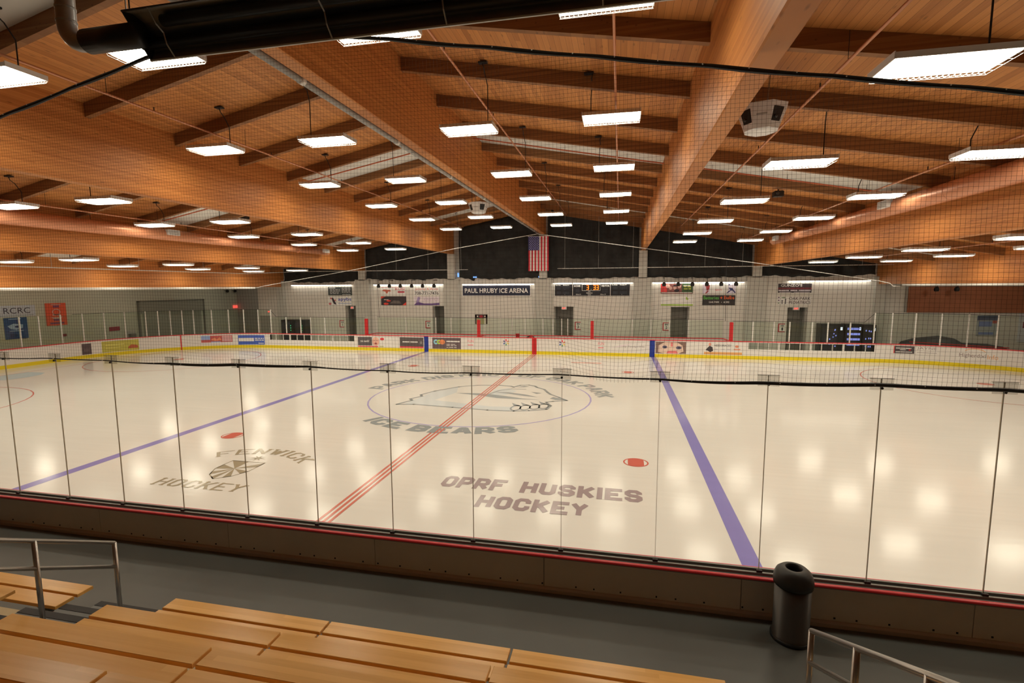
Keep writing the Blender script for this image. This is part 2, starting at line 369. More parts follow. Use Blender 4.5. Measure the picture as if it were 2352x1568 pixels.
# ------------------------------------------------------------------ dimensions of the place (metres; X along the rink, Y across, Z up, ice at 0)
RL, RR, RH = 27.5, 8.0, 12.87         # half length, corner radius, half width of the ice
GX = [-21.3, -14.1, -6.87, 0.0, 6.87, 14.1, 21.3]
GZ = {0.0: 8.02, 6.87: 6.77, 14.1: 5.6, 21.3: 4.42}
def roof(x): return 9.85-.187*min(abs(x), 21.6)
FW = 16.95                            # face of the far wall
FLN = .57                             # spectator floor
def path(s, off, side):               # along the boards from the middle of the far side; off is outward
    st = RL-RR
    if s <= st: return (side*s, RH+off)
    a = (s-st)/RR
    if a <= math.pi/2: return (side*(RL-RR+(RR+off)*math.sin(a)), RH-RR+(RR+off)*math.cos(a))
    q = s-st-RR*math.pi/2; side_len = 2*(RH-RR)
    if q <= side_len: return (side*(RL+off), RH-RR-q)
    a = (q-side_len)/RR
    if a <= math.pi/2: return (side*(RL-RR+(RR+off)*math.cos(a)), -(RH-RR)-(RR+off)*math.sin(a))
    return (side*(RL-RR-(q-side_len-RR*math.pi/2)), -(RH+off))
SEND = (RL-RR)+RR*math.pi+2*(RH-RR)   # where the near straight starts

# ------------------------------------------------------------------ room shell
def shell():
    mb = MB(); pts = []
    for side in (1, -1):
        ss = [SEND*i/140 for i in range(141)]
        q = [path(s, .03, side) for s in ss]
        pts += q if side == 1 else q[::-1]
    mb.add([(x, y, 0) for x, y in pts], [tuple(range(len(pts)))[::-1]])
    ice = struct(mb.build('floor_ice', ice_mat('ice', (.86, .87, .86)))); ice['label'] = 'glossy white ice sheet with painted lines and logos'
    struct(MB().box(-31, 33, 10, 25, -.15, -.02).box(-31, -19.4, -13.1, 10, -.15, -.02).box(19.4, 33, -13.1, 10, -.15, -.02).build('floor_far', FARFL))
    struct(MB().box(-31, 33, -25.5, -13.1, .2, FLN).build('floor_near', FLOORM))
    for sgn, nm in ((-1, 'left'), (1, 'right')):
        e = sgn*33.0; c = sgn*21.6
        a = [(0, roof(0)), (c, roof(c)), (e, roof(e)), (e, roof(e)+.15), (c, roof(c)+.15), (0, roof(0)+.15)]
        struct(MB().prism(a, 1, -25.5, 25).build('ceiling_'+nm, DECK))
    # far wall: bays with door recesses
    wf = MB(); x = -23.6
    for a, b in ((-15.77, -14.6), (-8.5, -7.4), (.75, 2.15), (8.79, 10.01), (16.11, 17.32)):
        wf.box(x, a, FW, FW+.3, 0, 5.05); wf.box(a, b, FW, FW+.3, 2.93, 5.05); x = b
    wf.box(x, 33, FW, FW+.3, 0, 5.05)
    struct(wf.build('wall_far', WALLP))
    n = 8; up = MB()
    for i in range(len(GX)-1):
        up.prism([(GX[i], 5.05), (GX[i+1], 5.05), (GX[i+1], roof(GX[i+1])), (GX[i], roof(GX[i]))], 1, FW+.02, FW+.3)
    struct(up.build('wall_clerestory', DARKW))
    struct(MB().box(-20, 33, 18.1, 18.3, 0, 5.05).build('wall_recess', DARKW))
    struct(MB().box(-30.2, -30, -25.5, 22.2, 0, 5.9).build('wall_left', ENDW))
    struct(MB().box(-30, -23.6, 22, 22.2, 0, 5.9).build('wall_back', DARKW))
    struct(MB().box(-23.6, -23.4, FW+.3, 22.2, 0, 5.9).build('wall_return', WALLP))
    struct(MB().box(32.8, 33, -25.5, FW, 0, 5.9).build('wall_right', ENDW))
    struct(MB().box(-31, 33, -25.5, -25.3, 0, 9.9).build('wall_near', mat('near_wall_dark', (.10, .095, .09), .8)))
    # piers and columns of the far wall
    for gx in GX:
        z = GZ[abs(gx)]
        m = MB().box(gx-.28, gx+.28, FW-.34, FW+.05, 4.9, z)
        pw = .58 if abs(gx) < 20 else .27; m.box(gx-pw, gx+pw, FW-.34, FW, 0, 4.95 if abs(gx) < 20 else z)
        struct(m.build('column', CONC))
    struct(MB().box(-20.2, -20.1, 16.9, FW, 0, .12).box(-14, -8.5, FW-.02, FW, 0, .12).build('baseboard_far', DARKW))
shell()

def skew(x, y): return y+.08-.045*x     # the purlins run a little off square to the girders
def slab(a, b, y0, y1, za, zb):
    V = [(a, skew(a, y0), za[0]), (b, skew(b, y0), zb[0]), (b, skew(b, y1), zb[0]), (a, skew(a, y1), za[0]), (a, skew(a, y0), za[1]), (b, skew(b, y0), zb[1]), (b, skew(b, y1), zb[1]), (a, skew(a, y1), za[1])]
    return MB().add(V, [(0, 3, 2, 1), (4, 5, 6, 7), (0, 1, 5, 4), (1, 2, 6, 5), (2, 3, 7, 6), (3, 0, 4, 7)])
def timber():
    for gx in GX:
        z = GZ[abs(gx)]; h = .15; t0, t1 = roof(gx-h), roof(gx+h)
        mb = MB(); c = .02
        mb.prism([(gx-h, z+c), (gx-h+c, z), (gx+h-c, z), (gx+h, z+c), (gx+h, t1+.02), (gx, roof(gx)+.02), (gx-h, t0+.02)], 1, -25.3, FW+.2)
        o = struct(mb.build('girder_beam', GLUE))
    ys = [-21.6+2.4*i for i in range(17)]
    xs = [-30.0]+GX+[32.8]
    for a, b in zip(xs[:-1], xs[1:]):
        a2 = a+.15 if a > -30 else a; b2 = b-.15 if b < 32 else b
        for y in ys:
            if (abs(a) > 28 or abs(b) > 28): continue
            za, zb = roof(a2), roof(b2)
            mb = slab(a2, b2, y-.065, y+.065, (za-.315, za-.001), (zb-.315, zb-.001))
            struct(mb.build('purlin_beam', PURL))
    k = 0
    for y0 in (-14.4, -2.4, 9.6):
        for a, b in zip(GX[:-1], GX[1:]):
            a2, b2 = a+.15, b-.15
            if y0 > 5 and abs(a+b) > 20: y1 = y0+2.2
            za, zb = roof(a2)-.012, roof(b2)-.012
            mb = slab(a2, b2, y0+.065, y0+2.335, (za-.02, za), (zb-.02, zb))
            o = struct(mb.build('ceiling_skylight', SKYL))
timber()

# ------------------------------------------------------------------ ice paint
def ice_paint():
    ice = bpy.data.objects['floor_ice']; fm = lambda u, v, l: (u, v, l)
    BLU = ice_mat('ice_blue', W3(142, 132, 178, 1.1)); RDD = ice_mat('ice_red', W3(212, 120, 96, 1.1)); PUR = ice_mat('ice_violet', W3(172, 160, 190, 1.15))
    GRY = ice_mat('ice_grey', W3(156, 158, 146, 1.1)); OPR = ice_mat('ice_mauve', W3(164, 144, 134, 1.1)); OLV = ice_mat('ice_olive', W3(164, 150, 116, 1.1)); PALE = ice_mat('ice_pale_blue', W3(204, 204, 188, 1.2))
    CRS = ice_mat('ice_crease_blue', W3(176, 196, 206, 1.2)); SPT = ice_mat('ice_spot_red', W3(208, 104, 84, 1.1)); WHI = ice_mat('ice', (.86, .87, .86))
    def put(name, m, its, lift=.002):
        mb = MB()
        for it in its: draw(mb, fm, it, lift)
        return mb.build(name, m, ice)
    for s in (-1, 1): put('blue_line', BLU, [('rect', s*7.47-.15, -RH, s*7.47+.15, RH)])
    put('center_line', RDD, [('rect', a, -RH, a+.06, RH) for a in (-.15, -.03, .09)], .004)
    put('center_circle', PUR, [('ring', 0, .03, 4.38, 4.38, .014)])
    put('lettering', GRY, [('blockarc', 'PARK DISTRICT OF OAK PARK', 0, .03, 4.6, .72, 173, 9, True, 1.8, False), ('blockarc', 'ICE BEARS', 0, .03, 5.12, .70, 236, 299, False, 2.1, False)], .003)
    put('lettering', OPR, [('block', 'OPRF', 1.53, -8.88, 2.98, -8.27, 1.9, False), ('block', 'HUSKIES', 3.33, -8.88, 5.90, -8.27, 1.9, False), ('block', 'HOCKEY', 2.58, -9.74, 4.83, -9.16, 1.9, False)], .003)
    put('lettering', OLV, [('blockarc', 'FENWICK', -3.62, -9.55, 1.76, .44, 132, 48, True, 1.2, True), ('block', 'HOCKEY', -4.86, -10.09, -2.62, -9.68, 1.2, True)], .003)
    # shield emblem with sun above
    sh = [(-4.2, -8.36), (-3.24, -8.36), (-3.24, -8.95), (-3.42, -9.32), (-3.72, -9.54), (-4.02, -9.32), (-4.2, -8.95)]
    cx, cy = -3.72, -8.86
    def lerp(a, b, t): return (a[0]+(b[0]-a[0])*t, a[1]+(b[1]-a[1])*t)
    its = []
    n = len(sh)
    for i in range(n):
        a, b = sh[i], sh[(i+1) % n]
        ia, ib = lerp(a, (cx, cy), .05), lerp(b, (cx, cy), .05); its.append(('poly', [a, b, ib, ia]))
        m0, m1 = lerp(a, b, .0), lerp(a, b, .5); its.append(('poly', [m0, m1, (cx, cy)]))
    sx, sy = -3.68, -8.1
    for i in range(8):
        an = i*math.pi/4; its.append(('poly', [(sx+.22*math.cos(an), sy+.2*math.sin(an)), (sx+.07*math.cos(an+.4), sy+.07*math.sin(an+.4)), (sx+.07*math.cos(an-.4), sy+.07*math.sin(an-.4))]))
    its.append(('disc', sx, sy, .08, .08)); put('shield_emblem', OLV, its, .003)
    # bear emblem
    bear = [(-2.75, -1.85), (-2.45, -1.1), (-2.62, -.9), (-2.35, -.35), (-2.5, -.1), (-2.2, .7), (-1.49, 1.75), (-.78, 2.25), (.21, 2.45), (.75, 2.3), (.9, 2.12), (1.09, 2.6), (1.47, 2.73), (1.8, 2.5), (1.92, 2.25), (2.28, 1.91), (2.5, 1.35), (2.66, 1.0), (3.1, .45), (3.45, -.02), (2.93, -.25), (2.7, -.45), (2.95, -1.0), (2.87, -1.55), (2.29, -1.86), (1.78, -2.02), (.82, -2.05), (-.53, -1.9), (-2.13, -1.72)]
    put('bear_emblem', PALE, [('poly', [(-2.5, -1.7), (-2.2, .5), (-1.49, 1.7), (-1.2, .6), (-1.6, -.9), (.8, -1.5), (1.7, -1.4), (1.6, -2.0), (-.5, -1.88)]), ('poly', [(.3, .3), (.9, .55), (1.2, 1.3), (.7, 1.9), (.2, 1.4)])], .0015)
    def stroke(pts, w, closed=False):
        o = []; n = len(pts)
        for i in range(n if closed else n-1):
            a, b = Vector(pts[i]), Vector(pts[(i+1) % n]); d = (b-a); L = d.length
            if L < 1e-6: continue
            p = Vector((-d.y, d.x))/L*w/2; e = d/L*w*.25
            o.append(('poly', [tuple(a-e-p), tuple(b+e-p), tuple(b+e+p), tuple(a-e+p)]))
        return o
    its = stroke(bear, .11, True)
    its += [('poly', [(-1.2, .5), (-.3, .62), (.25, .55), (1.0, .3), (1.7, .02), (2.45, -.12), (1.5, -.12), (.7, -.1), (-.1, .22)]),
            ('poly', [(.35, .95), (.9, 1.05), (1.7, .75), (2.25, .35), (1.6, .5), (.95, .78)]), ('poly', [(1.8, 1.3), (2.3, 1.15), (2.1, .95)]),
            ('poly', [(2.85, .5), (3.4, .05), (3.0, .0), (2.75, .2)]), ('poly', [(1.0, 2.15), (1.3, 2.45), (1.55, 2.4), (1.35, 2.2)])]
    its += stroke([(.2, .6), (.45, 1.3), (.9, 1.75), (1.5, 1.8)], .08)
    for cxx, cyy in ((1.75, -1.55), (2.07, -1.42), (2.4, -1.25), (2.7, -1.1)): its += [('ring', cxx, cyy, .2, .42, .3), ('poly', [(cxx-.3, cyy+.75), (cxx+.16, cyy+.3), (cxx-.14, cyy+.3)])]
    put('bear_outline', GRY, its, .003)
    # spots, circles, goal lines, creases
    for sx in (-5.83, 5.83):
        for sy in (-6.5, 6.95):
            put('faceoff_spot', SPT, [('ring', sx, sy, .31, .31, .12), ('poly', [(sx+.27*math.sin(a)*(1 if abs(math.sin(a)) < .72 else .72/abs(math.sin(a))), sy+.27*math.cos(a)) for a in [math.pi*2*i/24 for i in range(24)]])], .003)
    for sx in (-21.2, 21.2):
        for sy in (-6.7, 6.7):
            put('faceoff_circle', RDD, [('ring', sx, sy, 4.57, 4.57, .011), ('disc', sx, sy, .3, .3)], .003)
    for s in (-1, 1):
        put('goal_line', RDD, [('rect', s*25.2-.025, -11.6, s*25.2+.025, 11.6)], .003)
        put('goal_crease', CRS, [('poly', [(s*25.15, -1.25), (s*25.15, 1.25), (s*24.0, 1.25), (s*23.5, .7), (s*23.35, 0), (s*23.5, -.7), (s*24.0, -1.25)][::s])], .0025)
    # sponsor lettering on the ice before the far boards
    put('ice_advert', ice_mat('ice_dark_line', W3(170, 130, 110, 1.1)), [('rect', -5.6, 9.62, -2.2, 9.72), ('rect', -4.6, 9.3, -2.6, 9.38)], .003)
    put('ice_advert', ice_mat('ice_salmon', W3(226, 168, 140, 1.1)), [('rect', 2.7, 9.55, 4.4, 9.95)], .003)
ice_paint()

# ------------------------------------------------------------------ dasher boards
def strip(mb, s0, s1, side, o0, o1, z0, z1, step=.45):
    n = max(1, int((s1-s0)/step)) if s1 > RL-RR and s0 < SEND else 1
    if s0 < RL-RR-.01 and s1 > RL-RR: n = max(n, int((s1-s0)/.4))
    v = []
    for i in range(n+1):
        s = s0+(s1-s0)*i/n
        for o, z in ((o0, z0), (o1, z0), (o1, z1), (o0, z1)): v.append((*path(s, o, side), z))
    f = [(0, 1, 2, 3), (4*n+3, 4*n+2, 4*n+1, 4*n)]
    for i in range(n):
        for k in range(4): j = (k+1) % 4; f.append((4*i+k, 4*i+4+k, 4*i+4+j, 4*i+j))
    mb.add(v, f)
SIDE = {-1: 'left', 1: 'right'}
SEAMS = [-6.1, -5.1, -4.1, -3.08, -2.02, -.93, .18, 1.3, 2.43, 3.56, 4.70, 5.84, 7.0, 8.11, 9.22, 10.32, 11.42]
def far_boards():
    t = thing('rink_boards', 'white dasher boards around the ice with yellow kick strip and red cap rail', 'rink boards', (0, 0, 0))
    face, kick, cap = MB(), MB(), MB()
    for sd in (-1, 1):
        w0, w1 = (12.75, 19.6) if sd < 0 else (12.85, 19.65)
        for a, b in ((0, w0), (w1, RL-RR), (RL-RR, RL-RR+RR*math.pi/2), (RL-RR+RR*math.pi/2, SEND-RR*math.pi/2), (SEND-RR*math.pi/2, SEND)): strip(face, a, b, sd, 0, .12, .2, 1.035)
        strip(face, w0, w1, sd, 0, .12, .17, .6); strip(face, w0, w1, sd, 0, .12, .99, 1.035)
        for k in range(13):
            a = w0+(w1-w0)*k/12; ww = .09 if k in (0, 3, 6, 9, 12) else .03
            mull = MB(); strip(mull, a-ww/2, a+ww/2, sd, .02, .10, .6, .99); mull.build('mullion', WHITE, t)
        win = MB(); strip(win, w0, w1, sd, .055, .065, .6, .99); win.build('window_pane', GLASSF, t)
        for a, b in ((0, RL-RR), (RL-RR, RL-RR+RR*math.pi/2), (RL-RR+RR*math.pi/2, SEND-RR*math.pi/2), (SEND-RR*math.pi/2, SEND)):
            strip(kick, a, b, sd, -.012, .10, 0, .205); strip(cap, a, b, sd, -.02, .17, 1.035, 1.075)
    face.build('face_panel', BOARDW, t); kick.build('kick_strip', YEL, t); cap.build('cap_rail', REDRUB, t);
    for x, m, ww in ((-7.42, BLUE, .30), (0, RED, .30), (7.37, BLUE, .30)): MB().box(x-ww/2, x+ww/2, RH-.016, RH+.02, 0, 1.036).build('line_mark', m, t)
    for sd in (-1,): q = MB(); strip(q, 25.55, 25.62, sd, -.016, .02, 0, 1.036); q.build('goal_mark', RED, t)
    return t
def near_boards(t):
    x0, x1 = -19.5, 19.5
    MB().box(x0, x1, -13.02, -12.9, 0, 1.03).build('face_panel', BOARDW, t)
    k = -8
    for j in range(-8, 9):
        a = -.1+2.3*j; a0 = max(a+.004, x0); a1 = min(a+2.296, x1)
        if a1 > a0: MB().box(a0, a1, -13.08, -13.02, FLN+.06, 1.0).build('back_panel', BOARDB, t)
    sill = MB().prism([(-13.125, FLN), (-13.02, FLN), (-13.02, FLN+.06), (-13.095, FLN+.06), (-13.125, FLN+.045)], 0, x0, x1); sill.build('sill_strip', mat('sill_brown', (.45, .38, .34), .5), t)
    for j in range(-15, 34):
        x = .32*j+.1*(j % 3 == 0); MB().box(x-.009, x+.009, -13.086, -13.08, FLN+.085, FLN+.103).build('bolt', BLACK, t)
    for a in SEAMS: MB().box(a-.03, a+.03, -13.022, -12.995, 1.05, 1.1).build('glass_bracket', BLACK, t)
    MB().box(x0, x1, -12.925, -12.895, 1.03, 1.075).build('cap_rail', mat('red_edge', (.85, .06, .14), .35), t)
    pr = [(-13.125, 1.035), (-13.085, 1.028), (-13.085, 1.06)]+[(-13.10+.025*math.cos(a), 1.045+.018*math.sin(a)) for a in (1.2, 1.8, 2.4, 3.0, 3.5)]
    MB().prism(pr, 0, x0, x1).build('cap_rail', REDRUB, t)
    c = MB().box(x0, x1, -13.083, -12.925, 1.0, 1.045).box(x0, x1, -13.03, -13.0, 1.045, 1.075).box(x0, x1, -12.955, -12.925, 1.05, 1.085); c.build('glass_channel', CHAN, t)
near_boards(far_boards())

def near_glass():
    edge = mat('pane_edge', (.46, .40, .30), .4)
    for i, a in enumerate(SEAMS[:-1]):
        SEAMW = SEAMS[i+1]-a
        t = thing('rink_glass', 'clear rink glass sheet, %s from the left along the near boards' % ORD[i], 'rink glass', (a+SEAMW/2, -12.98, 1.06), 'near rink glass panes')
        MB().box(a+.008, a+SEAMW-.008, -12.986, -12.974, 1.055, 3.375).build('pane', GLASSN, t)
        e = MB(); 
        for q in (a+.002, a+SEAMW-.0038): MB().box(q, q+.0018, -12.987, -12.973, 1.055, 3.375).build('edge', edge, t)
    for i, a in enumerate(SEAMS):
        t = thing('glass_clip', 'smoky plastic clip bridging the top of the near glass, %s from the left' % ORD[i], 'clip', (a, -12.98, 3.25), 'clips on the near rink glass')
        m = MB()
        m.box(a-.11, a+.11, -13.000, -12.990, 3.255, 3.375)
        m.build('plate', glass('clip_plastic', (.84, .84, .83), .4) if 'clip_plastic' not in MATS else MATS['clip_plastic'], t)
        MB().box(a-.115, a+.115, -13.0, -12.98, 3.377, 3.381).build('top_bar', CHAN, t)
        MB().tube([(a, -13.015, 3.275), (a, -12.99, 3.275)], .014, 8).build('bolt', BLACK, t)
near_glass()

# ------------------------------------------------------------------ spectator netting
def netting():
    t = thing('safety_net', 'black spectator safety net hanging above the near rink glass', 'safety net', (0, -13.03, 3.3))
    X0, X1, cell, r = -9.0, 14.5, .0445, .0011
    def top(x): return 7.72-(.175*(x-.35) if x > .35 else .215*(.35-x))
    def bot(x): return 3.305+.012*math.sin(x*1.7)
    def disp(x, z):
        k = math.exp(-((x-5.2)/1.6)**2-((z-3.6)/.9)**2)
        return (x+.012*math.sin(z*1.9+x*.8)+.05*k*math.sin(x*3.1+z*2), -13.03+.03*math.sin(x*.9+z*.7)+.05*k*math.sin(x*2.7), z+.012*math.sin(x*1.3+z)-.02*math.sin(math.pi*((x-.18)/1.125 % 1))*max(0, 1-(z-bot(x))*1.2)+.06*k*math.cos(x*2.9))
    V, F = [], []
    def strand(pts):
        o = len(V); n = len(pts)
        for (x, y, z) in pts: V.extend(((x-r, y, z-r*.5), (x+r, y, z-r*.5), (x, y-r*1.2, z+r)))
        for i in range(n-1):
            a = o+3*i
            for k in range(3): j = (k+1) % 3; F.append((a+k, a+j, a+3+j, a+3+k))
    nx = int((X1-X0)/cell)
    for i in range(nx+1):
        x = X0+i*cell; b, tp = bot(x), top(x); m = max(3, int((tp-b)/.16))
        strand([disp(x, b+(tp-b)*j/m) for j in range(m+1)])
    nz = int((7.75-3.3)/cell)
    for j in range(nz):
        z = 3.33+j*cell; run = []
        for i in range(0, nx+1, 3):
            x = X0+i*cell
            if z < top(x): run.append(disp(x, z))
            elif len(run) > 1: strand(run); run = []
        if len(run) > 1: strand(run)
    n = MB(); n.v = V; n.f = F; n.m = [0]*len(F); n.build('netting', NETM, t)
    xs = [X0+(X1-X0)*i/160 for i in range(161)]
    MB().tube([(x, -13.03, top(x)-.012*abs(math.sin((x-.2)*2.6))) for x in xs], [.022+.006*math.sin(x*2.6)**2 for x in xs], 8).build('top_cord', BLACK, t)
    MB().tube([(x, -13.035, bot(x)-.012*math.sin(math.pi*((x-.18)/1.125 % 1))) for x in xs], [.008+.013*max(math.exp(-((x-.1)/1.25)**4), math.exp(-((x-8.3)/2.3)**4)) for x in xs], 8).build('bottom_cord', BLACK, t)
    for i in range(9, 43):
        x = X0+.46*i
        MB().sphere((x, -13.054, top(x)), .008, 6, 4).build('tie', ALU, t); MB().sphere((x, -13.056, bot(x)), .006, 6, 4).build('tie', ALU, t)
netting()

# ------------------------------------------------------------------ high-bay lamps
def make_lamp():
    t = thing('ceiling_light', '', 'ceiling light')
    a, b = .61, .31
    m = MB(); prof = [(-b-.01, .035), (-b+.02, .115), (b-.02, .115), (b+.01, .035), (b-.004, .035), (b-.034, .10), (-b+.034, .10), (-b+.004, .035)]
    m.prism(prof, 0, -a-.01, a+.01)
    m.box(-a-.02, -a-.008, -b-.01, b+.01, .03, .115).box(a+.008, a+.02, -b-.01, b+.01, .03, .115)
    m.build('housing', FIX, t)
    MB().add([(-a, -b+.03, .07), (a, -b+.03, .07), (a, b-.03, .07), (-a, b-.03, .07)], [(0, 3, 2, 1)]).build('lamp_panel', LAMPM, t)
    g = MB()
    for i in range(21):
        x = -a+2*a*i/20
        g.tube([(x, -b-.008, .04), (x, -b+.02, -.012), (x, b-.02, -.012), (x, b+.008, .04)], .0022, 4)
    for y in (-b+.02, -b*.5, 0, b*.5, b-.02): g.tube([(-a-.01, y, -.012), (a+.01, y, -.012)], .0026, 4)
    for y in (-b-.003, b+.003): g.tube([(-a-.01, y, .014), (a+.01, y, .014)], .002, 4)
    g.build('wire_guard', FIX, t)
    return t
LX = [(-19.6, 5.5), (-16.18, 5.53), (-12.33, 6.8), (-8.92, 6.82), (-5.13, 7.98), (-1.86, 8.0), (1.84, 8.02), (5.11, 8.05), (8.95, 6.88), (12.43, 6.88), (16.18, 5.63), (19.7, 5.63)]
LROW = ['leftmost row by the end wall', 'second row from the left end', 'row above the left tan duct', 'row two bays left of the flag', 'row one bay left of the ridge girder', 'row just left of the ridge girder', 'row just right of the ridge girder', 'row along the middle sprinkler pipe', 'row just right of the loudspeaker girder', 'row beside the right tan duct', 'row right of the right tan duct', 'rightmost row']
LY = [-11.95, -7.2, -2.48, 2.25, 6.97, 11.7]
def lamps():
    p = make_lamp(); pool = [p]+[copy_tree(p) for _ in range(len(LX)*len(LY)-1)]
    for ri, (x, z) in enumerate(LX):
        for yi, y in enumerate(LY):
            o = pool.pop()
            o.location = (x, y, z-.03)
            o['label'] = 'caged lamp, %s from far wall, %s' % (ORD[5-yi], LROW[ri]); o['group'] = 'high-bay lamps under the roof'
            sg = 1 if ri % 2 == 0 else -1; cx = x+.45*sg; zt = roof(cx)-.02
            yy = y-.25; zr = zt
            c = MB().tube([(cx, y, z+.08), (cx, y, zt-.42), (cx-.03*sg, yy*.5+y*.5, zt-.2), (cx-.02*sg, yy, zt-.12), (cx-.06*sg, yy, zt)], .011, 6)
            c.build('hanging_cord', CORD, o)
            MB().box(cx-.14, cx+.06, yy-.06, yy+.06, zt-.015-.02, zt-.005).build('ceiling_mount', BLACK, o)
lamps()
# wall-wash tubes above the banners
TB = [(-20.4, -15.05), (-13.25, -7.55), (-6.1, -.66), (.66, 6.25), (7.5, 13.4), (16.0, 20.8)]
def tubes():
    nm = ['end bay on the left above the dark list banner', 'bay with the phone number banner', 'bay with the arena name sign', 'bay with the scoreboard', 'bay with the green and orange banner', 'end bay on the right above the dark red-striped banner']
    for (a, b), s in zip(TB, nm):
        dz = .09 if a > 15 else .04 if a > 0 else 0.0
        t = thing('wall_light', 'long fluorescent wall-wash tube in the %s' % s, 'wall light', ((a+b)/2, FW-.2, 4.5+dz))
        MB().box(a, b, FW-.24, FW-.02, 4.56+dz, 4.60+dz).build('housing', FIX, t)
        n = int((b-a)/1.22)
        for i in range(n):
            q = a+(b-a)*i/n
            MB().tube([(q+.04, FW-.16, 4.535+dz), (q+(b-a)/n-.04, FW-.16, 4.535+dz)], .02, 8).build('tube', TUBEM, t)
tubes()

# ------------------------------------------------------------------ far glass, posts and player benches
def far_glass():
    straight = {-1: (12.75, 19.4), 1: (12.85, 19.4)}
    arcs = {-1: [19.4, 20.4, 21.47, 22.52, 23.61, 24.74, 25.42, 26.11, 26.81, 27.5, 28.65, 29.77, 30.93, 32.11, 33.29, 34.25, 35.4, 36.5, 37.6],
            1: [19.45, 20.3, 21.36, 22.46, 23.54, 24.65, 25.8, 27.0, 28.2, 29.4, 30.6, 31.8, 33.0]}
    flat_ = {-1: [11.95, 15.04, 16.17, 16.98, 18.15, 19.33], 1: [11.95, 13.09, 14.23, 15.08, 16.27, 17.09, 18.24, 19.45]}
    for sd in (-1, 1):
        ss = flat_[sd][:-1]+arcs[sd]; sn = SIDE[sd]
        for i, (a, b) in enumerate(zip(ss[:-1], ss[1:])):
            h = 2.25 if b < 19.5 else 2.78
            g = MB(); strip(g, a+.03, b-.03, sd, .06, .072, 1.08, h)
            o = g.build('far_glass', GLASSF); tag(o, 'greenish rink glass beyond the ice, %s sheet %s of the benches' % (ORD[i], sn), 'rink glass', 'far rink glass sheets'); centred(o)
        for i, a in enumerate(ss[1:]):
            h = 2.25 if a < 19.0 else 2.80
            p = MB(); strip(p, a-.03, a+.03, sd, .04, .10, 1.08, h)
            o = p.build('glass_post', WHITE); tag(o, 'white glass support post on the far boards, %s %s of the benches' % (ORD[i], sn), 'post', 'far glass posts'); centred(o)
        c = MB(); pts = [(*path(a, .066, sd), (2.27 if a < 19.4 else 2.79)) for a in [11.95+.5*k for k in range(40 if sd < 0 else 34)]]
        o = c.tube(pts, .012, 5).build('glass_cable', BLACK); tag(o, 'thin black cable along the glass tops on the %s of the benches' % sn, 'cable'); centred(o)
    for x, s in ((-11.85, 'leftmost, where the far boards meet the left bench'), (-3.74, 'second from the left, between bench and penalty box'), (3.69, 'third from the left, between penalty box and bench'), (11.9, 'rightmost, at the end of the right bench')):
        t = thing('padded_post', 'tall red padded post, %s' % s, 'post', (x, RH+.1, 1.075), 'red posts on the far boards')
        MB().bbox(x-.095, x+.095, RH+.0, RH+.16, 1.076, 2.2, .02).build('pad', RED, t)
    # the boxes behind the boards
    t = thing('bench_enclosure', 'low white boards with red cap behind the player benches', 'boards', (0, 14.5, 0))
    b = MB().box(-11.9, 11.75, 14.5, 14.58, 0, 1.04); b.build('back_panel', BOARDW, t)
    MB().box(-11.95, 11.8, 14.46, 14.62, 1.04, 1.08).build('cap_rail', REDRUB, t)
    for x in (-11.9, -3.74, 3.69, 11.8):
        MB().box(x-.04, x+.04, RH+.18, 14.46, 0, 1.04).build('end_panel', BOARDW, t); MB().box(x-.06, x+.06, RH+.18, 14.46, 1.04, 1.08).build('cap_rail', REDRUB, t)
    xs = [-11.85, -9.6, -7.34, -6.21, -3.74, -2.62, -1.82, -.91, .32, 1.0, 1.58, 1.99, 3.69, 6.19, 7.36, 8.52, 9.67, 11.75]
    for i, (a, c) in enumerate(zip(xs[:-1], xs[1:])):
        o = MB().box(a+.03, c-.03, 14.535, 14.547, 1.085, 2.2).build('bench_glass', GLASSF); tag(o, 'greenish glass sheet behind the player benches, %s from the left' % ORD[i], 'rink glass', 'glass behind the benches'); centred(o)
    for i, a in enumerate(xs[1:-1]):
        o = MB().box(a-.025, a+.025, 14.51, 14.57, 1.085, 2.22).build('bench_post', WHITE); tag(o, 'white glass post behind the player benches, %s from the left' % ORD[i], 'post', 'posts behind the benches'); centred(o)
    o = MB().tube([(-11.85, 14.54, 2.24), (-3.7, 14.54, 2.22), (3.7, 14.54, 2.22), (11.75, 14.54, 2.26)], .012, 5).build('glass_cable', BLACK); tag(o, 'thin black cable along the glass tops behind the benches', 'cable'); centred(o)
    for i, (a, c) in enumerate(((-11.2, -4.4), (4.3, 11.2))):
        t = thing('player_bench', 'long grey players bench behind the %s pair of red posts' % ('left', 'right')[i], 'bench', ((a+c)/2, 14.1, 0))
        MB().box(a, c, 13.95, 14.25, .42, .47).build('seat', ALU, t)
        for x in (a+.4, (a+c)/2, c-.4): MB().box(x-.04, x+.04, 14.0, 14.2, -.02, .42).build('leg', CHAN, t)
    t = thing('bucket', 'red bucket standing in the penalty box left of the center mark', 'bucket', (-1.27, 13.7, .75))
    MB().lathe([(.10, .75), (.14, 1.22), (.15, 1.22), (.15, 1.24), (.13, 1.24), (.09, .77)], -1.27, 13.7, 20).build('body', RED, t, True)
    t = thing('sports_bag', 'black and red bag lying by the center mark in the penalty box', 'bag', (-.42, 13.8, .75))
    MB().sphere((-.42, 13.8, .93), .2, 16, 10, (1.5, .8, .9)).build('body', BLACK, t, True); MB().sphere((-.36, 13.72, 1.0), .12, 12, 8, (1.2, .9, .9)).build('pocket', RED, t, True)
    t = thing('timekeeper_table', 'pale table top behind the far boards under the red bucket', 'table', (0, 13.7, -.02))
    MB().box(-3.4, 3.4, 13.4, 14.1, .70, .75).build('top', BOARDW, t)
    for x in (-3.3, 0, 3.3): MB().box(x-.04, x+.04, 13.6, 13.9, -.02, .70).build('leg', CHAN, t)
